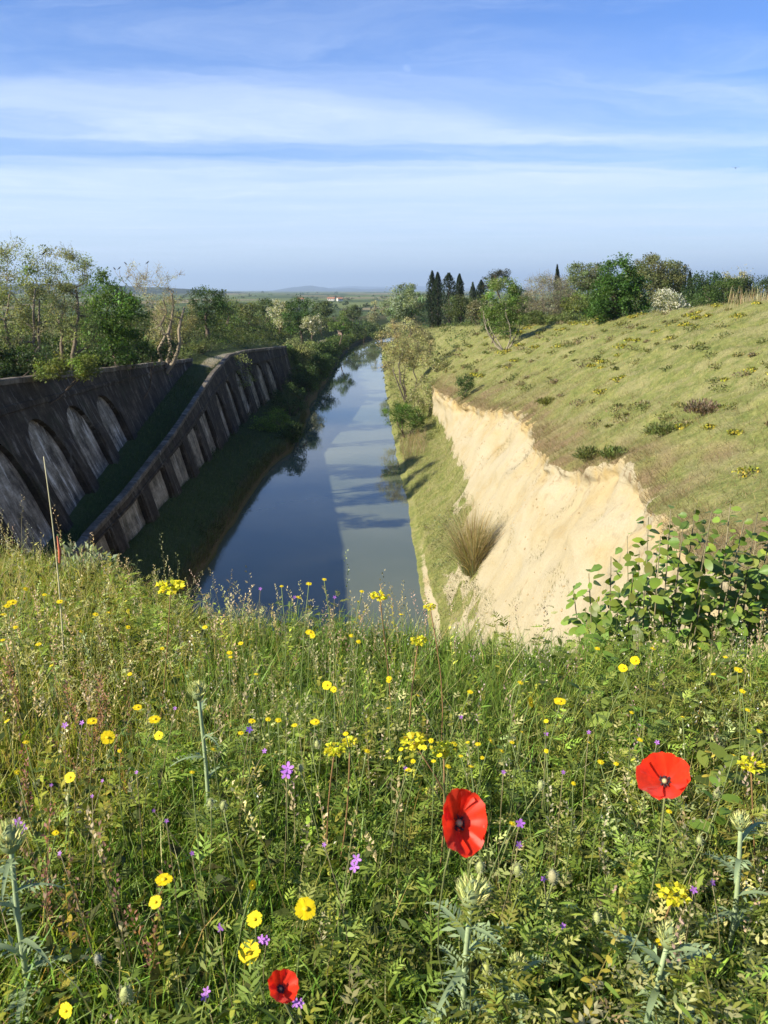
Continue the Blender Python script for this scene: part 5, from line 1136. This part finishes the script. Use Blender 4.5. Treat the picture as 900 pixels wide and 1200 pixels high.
MARKS = [(58, 640, 'the tall straw stalk'), (232, 850, 'the tall pale thistle stalk'), (500, 872, 'the central lime spurge'), (536, 965, 'the largest poppy'), (780, 917, 'the cupped poppy'), (12, 1000, 'the thistle at the left edge'), (790, 690, 'the leafy shrub'),
         (737, 778, 'the tall twin daisies'), (80, 880, 'the reddish docks'), (369, 846, 'the flat central daisy'), (392, 690, 'the fringe against the water'), (656, 822, 'the wide daisy at right centre'), (126, 864, 'the big daisy at left'), (310, 844, 'the short row of daisies'), (387, 805, 'the three daisies close together'), (298, 1077, 'the lower left daisies')]
_used = set()
def near_label(what, x, y):
    """words that single one small flower out by what it grows next to"""
    for mx, my, w in sorted(MARKS, key=lambda m: (m[0] - x) ** 2 + (m[1] - y) ** 2):
        dx, dy = x - mx, y - my; d = math.hypot(dx, dy); h_ = '' if abs(dx) < .4 * d else ('left' if dx < 0 else 'right'); v_ = '' if abs(dy) < .4 * d else ('above' if dy < 0 else 'below')
        rel = (v_ + ' and ' + h_ + ' of') if v_ and h_ else (v_ if v_ else h_ + ' of'); far_ = 'close ' if d < 32 else ('some way ' if d < 75 else 'well ')
        lab = f'{what} {far_}{rel} {w}'
        if lab not in _used: _used.add(lab); return lab
    return what
for (x, y) in [(8, 710), (4, 720), (18, 735), (3, 750), (45, 755), (112, 720), (128, 718), (240, 735), (269, 765), (282, 754), (270, 770), (152, 790), (300, 790), (456, 795), (455, 798), (505, 868), (515, 885), (497, 876), (540, 886), (548, 870), (560, 872), (575, 868), (484, 892), (525, 898), (600, 870), (490, 815), (420, 752), (412, 745), (672, 918), (690, 870), (722, 895), (640, 880), (836, 790), (850, 770), (895, 715), (20, 905), (225, 905), (250, 878), (8, 845), (600, 965), (455, 830), (860, 885), (765, 760), (700, 760), (470, 878), (508, 892), (532, 872), (565, 888), (588, 880), (478, 902), (552, 898), (612, 858), (430, 880), (405, 860), (345, 850), (30, 690), (70, 705), (95, 740), (60, 780), (150, 735), (190, 760), (420, 705), (350, 700), (470, 720), (610, 800), (640, 845), (800, 840), (820, 760), (740, 835), (870, 810), (30, 870), (140, 880)]:
    daisy(x, y, rng.uniform(6, 9.5), rng.uniform(.42, .54), near_label('small yellow daisy', x, y), up_ + rng.normal(0, .2, 3))

# purple cranesbill flowers
PG = 'small lilac wild flowers'
def lilac(x, y, px, h, lab, col=(0.42, .16, .56)):
    P, d = at_h(x, y, h); r_ = px * .37 * d / FPX; o = empty('lilac_flower', tuple(P), lab, 'wildflower', PG); a, b, nv = frame(np.array((rng.normal(0, .3), -.7, .7))); Mx = np.stack([a, b, nv], 0); pm4 = MB(); k0 = rng.uniform(0, 1)
    for q in range(2 if px > 14 else 1):
        off = np.array((rng.normal(0, r_ * .5), rng.normal(0, r_ * .5), q * .004)) if q else np.zeros(3)
        for k in range(5):
            an = 6.283 * k / 5 + k0; c_, s_ = math.cos(an), math.sin(an); V = []
            for (u, w) in ((.08, .15), (.55, .52), (.95, .3)):
                for g_ in (-1, 1): V.append(np.array((c_ * r_ * u - s_ * r_ * w * g_ * .5, s_ * r_ * u + c_ * r_ * w * g_ * .5, r_ * .15 * u)) + off)
            pm4.add(np.array(V) @ Mx, None, [(0, 1, 3, 2), (2, 3, 5, 4)], np.array(col) * rng.uniform(.85, 1.2))
    pm4.build('petals', M_PETAL, o); sm = MB(); F = foot_of(P, .05) - P; tube(sm, stem_line(-nv * .001, F, .03), .0009, 4, (0.2, .17, .08)); sm.build('stem', M_STEM, o)
for a in [(26, 971, 18, .40, 'lilac flower beside the left thistle'), (336, 906, 22, .44, 'double lilac flower in the middle left of the meadow'), (418, 1007, 18, .42, 'bright lilac flower left of the largest poppy'), (258, 1087, 14, .36, 'lilac flower left of the open yellow daisy pair'), (312, 1102, 16, .34, 'lilac flower tucked behind the largest yellow daisy'),
          (609, 965, 15, .42, 'lilac flower right of the largest poppy, upper'), (608, 990, 13, .42, 'lilac flower right of the largest poppy, lower'), (637, 1030, 10, .36, 'lilac flower touching the round fuzzy bud'), (813, 1043, 13, .36, 'left of two lilac flowers at the lower right'), (835, 1034, 12, .36, 'right of two lilac flowers at the lower right'), (660, 1085, 11, .32, 'lilac flower in the shade at the lower centre'),
          (240, 1168, 16, .28, 'lilac flower at the bottom left of the small poppy'), (352, 1176, 16, .28, 'lilac flower right beside the small poppy'), (292, 855, 12, .46, 'deep violet flower above the double lilac one', (0.20, .10, .50)), (76, 850, 11, .46, 'lilac flower among reddish docks at the left'), (96, 847, 9, .46, 'lilac flower right next to the reddish docks'), (310, 880, 9, .44, 'tiny lilac flower above and left of the double one')]: lilac(*a)
for (x, y) in [(180, 950), (195, 962), (108, 933), (60, 920), (345, 700), (392, 700), (475, 900), (690, 858), (660, 905), (205, 830), (120, 915), (160, 905), (540, 840), (770, 870), (640, 860), (305, 690), (590, 905), (380, 990), (225, 1000), (70, 1000)]:
    lilac(x, y, rng.uniform(6, 9), rng.uniform(.38, .5), near_label('tiny lilac flower', x, y))

# spurge heads: clusters of lime bracts
for (x, y, px, h, lab) in [(485, 870, 34, .5, 'lime spurge cluster in the middle of the meadow, upper'), (520, 880, 30, .46, 'lime spurge cluster in the middle of the meadow, right'), (490, 752, 22, .5, 'lime spurge head on a red stem in the dark grass'), (200, 690, 34, .6, 'lime spurge tuft on the left fringe'), (392, 880, 28, .46, 'lime spurge left of the central cluster'),
        (880, 898, 30, .44, 'lime spurge ball at the right edge'), (790, 1050, 40, .34, 'yellow lime leafy head below the cupped poppy'), (410, 870, 20, .46, 'small lime spurge beside the nodding bud'), (504, 712, 16, .62, 'lime head standing against the sand strip'), (445, 700, 24, .62, 'lime sprig against the water')]:
    P, d = at_h(x, y, h); r_ = px * .5 * d / FPX; o = empty('spurge', tuple(P), lab, 'spurge', 'lime green spurge heads'); m = 70; dd = rdir(m); dd[:, 2] = dd[:, 2] * .6 + .25
    bm = MB(); leaves(bm, dd * r_ * np.array((1, 1, .6)) * rng.random((m, 1)) ** .3, nrm(dd + rdir(m) * .5), dd + np.array((0, 0, .8)), r_ * .42, r_ * .34, jitter((0.40, .42, .035), m, .18, .08)); bm.build('bracts', M_LEAF, o)
    sm = MB(); tube(sm, stem_line(np.zeros(3), foot_of(P, .05) - P, .03), .0018, 5, (0.24, .14, .06)); sm.build('stem', M_STEM, o)

# grey shrublet on the knoll
a = at(96, 668, 5.0); m = 900; d = rdir(m); d[:, 2] = np.abs(d[:, 2]); mb = MB(); lob = .7 + .6 * vnoise(d[:, 0] * 3, d[:, 1] * 3)[:, None]
leaves(mb, d * lob * np.array((.26, .22, .34)) * rng.random((m, 1)) ** .5, nrm(d + rdir(m) * .6 + np.array((0, 0, .5))), d + rdir(m) * .6, .055, .022, jitter0((0.24, .28, .17), m, .2, .05))
tag(mb.build('shrublet', M_LEAF, loc=(a[0], 5.0, float(z_f(a[0], 5.0)) - .02)), 'grey green shrublet in the grass of the left knoll', 'shrub')
# thistles
M_THI = leaf_mat('thistle', .18, .6, .2, (1.1, 1.1, .8))
def thistle(x, y, h, hw, lab, nl=9, LL=.14, bare=.25, lean=(0, 0)):
    P, d = at_h(x, y, h); F = np.array((P[0] + lean[0], P[1] + lean[1], 0.0)); F[2] = float(z_f(F[0], F[1])) - .02; o = empty('thistle', tuple(F), lab, 'thistle', 'spiny grey green thistles'); top = P - F; r_ = hw * .5 * d / FPX
    L = stem_line(top, np.zeros(3), .008, 9); sm = MB(); tube(sm, L, np.linspace(.0062, .0042, 9), 8, (0.30, .37, .19)); sm.build('stem', M_STEM, o)
    hm_ = MB(); ax_ = nrm(L[-1] - L[-2]); zs = np.linspace(-.7, .9, 7); tube(hm_, [top + ax_ * r_ * z_ for z_ in zs], r_ * .62 * np.array((.35, .75, .95, .9, .7, .45, .2)), 10, (0.22, .27, .12))
    m = 130; dd = rdir(m); q = top + dd * r_ * .5; e = nrm(dd + ax_ * 1.5)
    leaves(hm_, q + e * r_ * .35, e, rdir(m), r_ * .85, r_ * .10, jitter((0.33, .38, .20), m, .2, .06)); hm_.build('flower_head', M_THI, o)
    for k in range(nl):
        t_ = .12 + (1 - .12 - .04) * (k + .5) / nl; i_ = t_ * 8; a_ = int(i_); p0 = L[a_] + (L[min(a_ + 1, 8)] - L[a_]) * (i_ - a_); az = k * 2.4 + rng.normal(0, .3); l_ = LL * (1.15 - .55 * t_) * rng.uniform(.8, 1.2); lm = MB(); ns = 11; el = rng.uniform(.35, .8)
        u = np.linspace(0, 1, ns); hd_ = np.array((math.cos(az), math.sin(az), 0)); cl_ = p0 + hd_ * (l_ * u * math.cos(el))[:, None]; cl_[:, 2] += l_ * (u * math.sin(el) - .55 * u * u); sdv = np.array((-math.sin(az), math.cos(az), 0)); V = []; f = []
        w = l_ * .055 * (1 - u) ** .5
        for q_ in range(ns): V += [cl_[q_] - sdv * w[q_], cl_[q_] + np.array((0, 0, -.001)), cl_[q_] + sdv * w[q_]]
        for q_ in range(ns - 1): f += [(3 * q_, 3 * q_ + 1, 3 * q_ + 4, 3 * q_ + 3), (3 * q_ + 1, 3 * q_ + 2, 3 * q_ + 5, 3 * q_ + 4)]
        cc = np.array((0.23, .30, .15)) * rng.uniform(.85, 1.2); lm.add(V, None, f, cc)
        sp = []; 
        for q_ in range(1, ns - 1):
            for s_ in (-1, 1):
                b_ = cl_[q_] + sdv * s_ * w[q_] * .8; ln_ = l_ * .20 * (1 - u[q_] * .6) * rng.uniform(.6, 1.3); dr_ = nrm(sdv * s_ + hd_ * .7 + np.array((0, 0, rng.uniform(-.2, .7)))); sp.append((b_ + dr_ * ln_ * .5, dr_, ln_))
        leaves(lm, [q_[0] for q_ in sp], [q_[1] for q_ in sp], rdir(len(sp)) * .4 + np.array((0, 0, 1)), np.array([q_[2] for q_ in sp]), np.array([q_[2] for q_ in sp]) * .30, cc * 1.15); lm.build('leaf', M_THI, o)
thistle(232, 812, .52, 26, 'thistle on a tall straight pale stalk in the left half', 7, .11)
thistle(553, 1050, .40, 46, 'largest thistle with spiny bud right below the big poppy', 12, .17)
thistle(784, 1100, .33, 36, 'thistle with wide arched spiny leaves at the lower right', 11, .19)
thistle(12, 985, .44, 44, 'thistle with thick stalk cut by the left edge', 11, .16)
thistle(606, 1130, .26, 24, 'short pale thistle right of the largest one', 9, .12)
thistle(868, 965, .42, 26, 'thistle stalk near the right edge under the cupped poppy', 9, .14)

# tall dry stalk at the left
P0, d = at_h(68, 740, .30); P1 = P0 + np.array((-.13, .22, .72)); c = ray(51, 535); Y1 = P0[1] + .12; P1 = np.array((c[0] * Y1 / c[1], Y1, EYE + c[2] * Y1 / c[1]))
o = empty('dry_stalk', (P0[0], P0[1], float(z_f(P0[0], P0[1]))), 'tall straw stalk rising alone in front of the upper wall', 'grass stalk'); b0 = np.array(o.location)
sm = MB(); t_ = np.linspace(0, 1, 9)[:, None]; L = (b0 + (P1 - b0) * t_) - b0; L[:, 0] += .015 * np.sin(t_[:, 0] * 3.1); tube(sm, L, np.linspace(.0036, .0018, 9), 6, (0.46, .42, .24)); sm.build('stem', M_STEM, o)
sm = MB(); q = L[5]; tube(sm, [q + np.array((.012, -.004, -.05)), q + np.array((.018, -.004, .0)), q + np.array((.014, -.004, .06))], [.004, .007, .002], 6, (0.42, .12, .06)); sm.build('red_sheath', M_STEM, o)

# ------------------------------------------------------------------ leafy shrub at the right edge of the bank
def leaf_mesh(k):
    r2 = np.random.default_rng(50 + k); nu, nv = 7, 5; V = []; C = []; g_ = np.array((0.105, 0.175, .032)) * r2.uniform(.65, 1.35); g_ = g_ * (np.array((1.6, 1.35, 1.0)) if k % 4 == 0 else 1)
    for i_ in range(nu):
        u = i_ / (nu - 1); w = .40 * math.sin(math.pi * min(1, u * .96 + .04)) ** .85 * (1.3 - .75 * u)
        for j_ in range(nv):
            s_ = -1 + 2 * j_ / (nv - 1); tooth = 1 + (.10 if i_ % 2 else -.04) * (abs(s_) > .9); V.append((w * s_ * tooth, u, -.22 * u * u + .13 * abs(s_) * w * 2 - .02 + .03 * math.sin(u * 14) * abs(s_))); C.append(g_ * (1.25 if j_ == 2 else 1.0))
    f = [(i_ * nv + j_, i_ * nv + j_ + 1, (i_ + 1) * nv + j_ + 1, (i_ + 1) * nv + j_) for i_ in range(nu - 1) for j_ in range(nv - 1)]
    mb = MB(); mb.add(V, None, f, np.array(C)); return mb.mesh('leaf', M_SHRUB)
M_SHRUB = leaf_mat('glossy_leaf', .32, .45, .3, (1.4, 1.3, .5))
LM = [leaf_mesh(k) for k in range(8)]
YS = 5.0; bx_ = at(785, 735, YS)[0]; zb = float(z_f(bx_, YS)) - .1
shrub = empty('leafy_shrub', (bx_, YS, zb), 'broad leafy green shrub growing at the edge in front of the sand', 'shrub')
outline = [(668, 688), (690, 668), (705, 640), (735, 618), (770, 598), (800, 590), (840, 592), (875, 600), (900, 592), (930, 600), (940, 650), (930, 700), (860, 730), (790, 735), (720, 720), (672, 708)]
sticks = []; nodes = []
ends = [(672, 690), (690, 672), (700, 700), (716, 652), (735, 628), (742, 672), (760, 606), (770, 640), (786, 598), (800, 625), (815, 596), (834, 600), (846, 640), (856, 590), (872, 612), (888, 600), (905, 618), (925, 600), (915, 655), (880, 660), (725, 690), (755, 690), (810, 670), (835, 680), (868, 690), (900, 690)]
org = np.array((bx_, YS, zb)); sw = MB(); roots = [np.array((rx_, ry_, 0)) for rx_, ry_ in ((-.25, .1), (-.1, -.1), (0, 0), (.12, .1), (.30, -.05), (.45, .1), (.6, .05))]
for (ex, ey) in ends + [(x_ + 14, y_ + 22) for x_, y_ in ends[::2]]:
    E = at(ex, ey, YS + rng.uniform(-.38, .38)) - org; r0 = min(roots, key=lambda q: abs(q[0] - E[0] * .55) + .1 * rng.random()); t_ = np.linspace(0, 1, 7)[:, None]; mid = r0 * .45 + E * .55; mid[2] = E[2] * .42
    L = (1 - t_) ** 2 * r0 + 2 * t_ * (1 - t_) * mid + t_ ** 2 * E; tube(sw, L, np.linspace(.011, .003, 7), 5, np.array((0.22, .19, .11)) * rng.uniform(.6, 1.15)); nodes.append(L)
sw.build('stems', M_WOOD, shrub)
def put_leaf(pos, d_, nrm_, s_):
    d_ = nrm(d_); x_ = nrm(np.cross(d_, nrm_)); z_ = np.cross(x_, d_); ob = bpy.data.objects.new('leaf', LM[rng.integers(8)]); COL.objects.link(ob); ob.parent = shrub
    from mathutils import Matrix
    ob.matrix_local = Matrix(((x_[0] * s_, d_[0] * s_, z_[0] * s_, pos[0]), (x_[1] * s_, d_[1] * s_, z_[1] * s_, pos[1]), (x_[2] * s_, d_[2] * s_, z_[2] * s_, pos[2]), (0, 0, 0, 1)))
cnt = 0; rest = MB()
for L in nodes:
    m = 46
    for k in range(m):
        u = .38 + .62 * (k / (m - 1)) ** .8; i_ = u * 6; a_ = min(int(i_), 5); p_ = L[a_] + (L[a_ + 1] - L[a_]) * (i_ - a_); az = k * 2.4 + rng.normal(0, .5); d_ = np.array((math.cos(az), math.sin(az), rng.uniform(-.8, .3)))
        s_ = rng.uniform(.066, .128) * (1.0 if u < .9 else .75); p_ = p_ + nrm(d_) * rng.uniform(.005, .06)
        if cnt < 296 and k % 3 == 1 and u > .5: put_leaf(p_, d_, np.array((rng.normal(0, .45) - .45, rng.normal(0, .45) - .45, .9)), s_); cnt += 1
        else: long_leaves(rest, [p_ + nrm(d_) * s_ * .5], [d_], [(rng.normal(0, .4) - .45, rng.normal(0, .4) - .45, 1)], s_, s_ * .56, jitter((0.085, .135, .028), 1, .3, .1), .3)
if rest.n: tag(rest.build('small_leaves', M_SHRUB, shrub), kind='stuff')

# ------------------------------------------------------------------ air
def haze():
    m = bpy.data.materials.new('thin_haze'); m.use_nodes = True; t = NT(m.node_tree); out = t.n('ShaderNodeOutputMaterial')
    v = t.n('ShaderNodeVolumePrincipled', {'Color': (0.62, 0.80, 1.0, 1), 'Density': 9.0e-5, 'Anisotropy': 0.2}); t.t.links.new(v.outputs[0], out.inputs[1])
    x, y0, y1, z0, z1 = 31000, -7000, 33000, -16, 560
    mb = MB(); mb.add([(-x, y0, z0), (x, y0, z0), (x, y1, z0), (-x, y1, z0), (-x, y0, z1), (x, y0, z1), (x, y1, z1), (-x, y1, z1)], None, [(3, 2, 1, 0), (4, 5, 6, 7), (0, 1, 5, 4), (1, 2, 6, 5), (2, 3, 7, 6), (3, 0, 4, 7)])
    tag(mb.build('haze', m, smooth=False), kind='stuff')
if HAZE: haze()
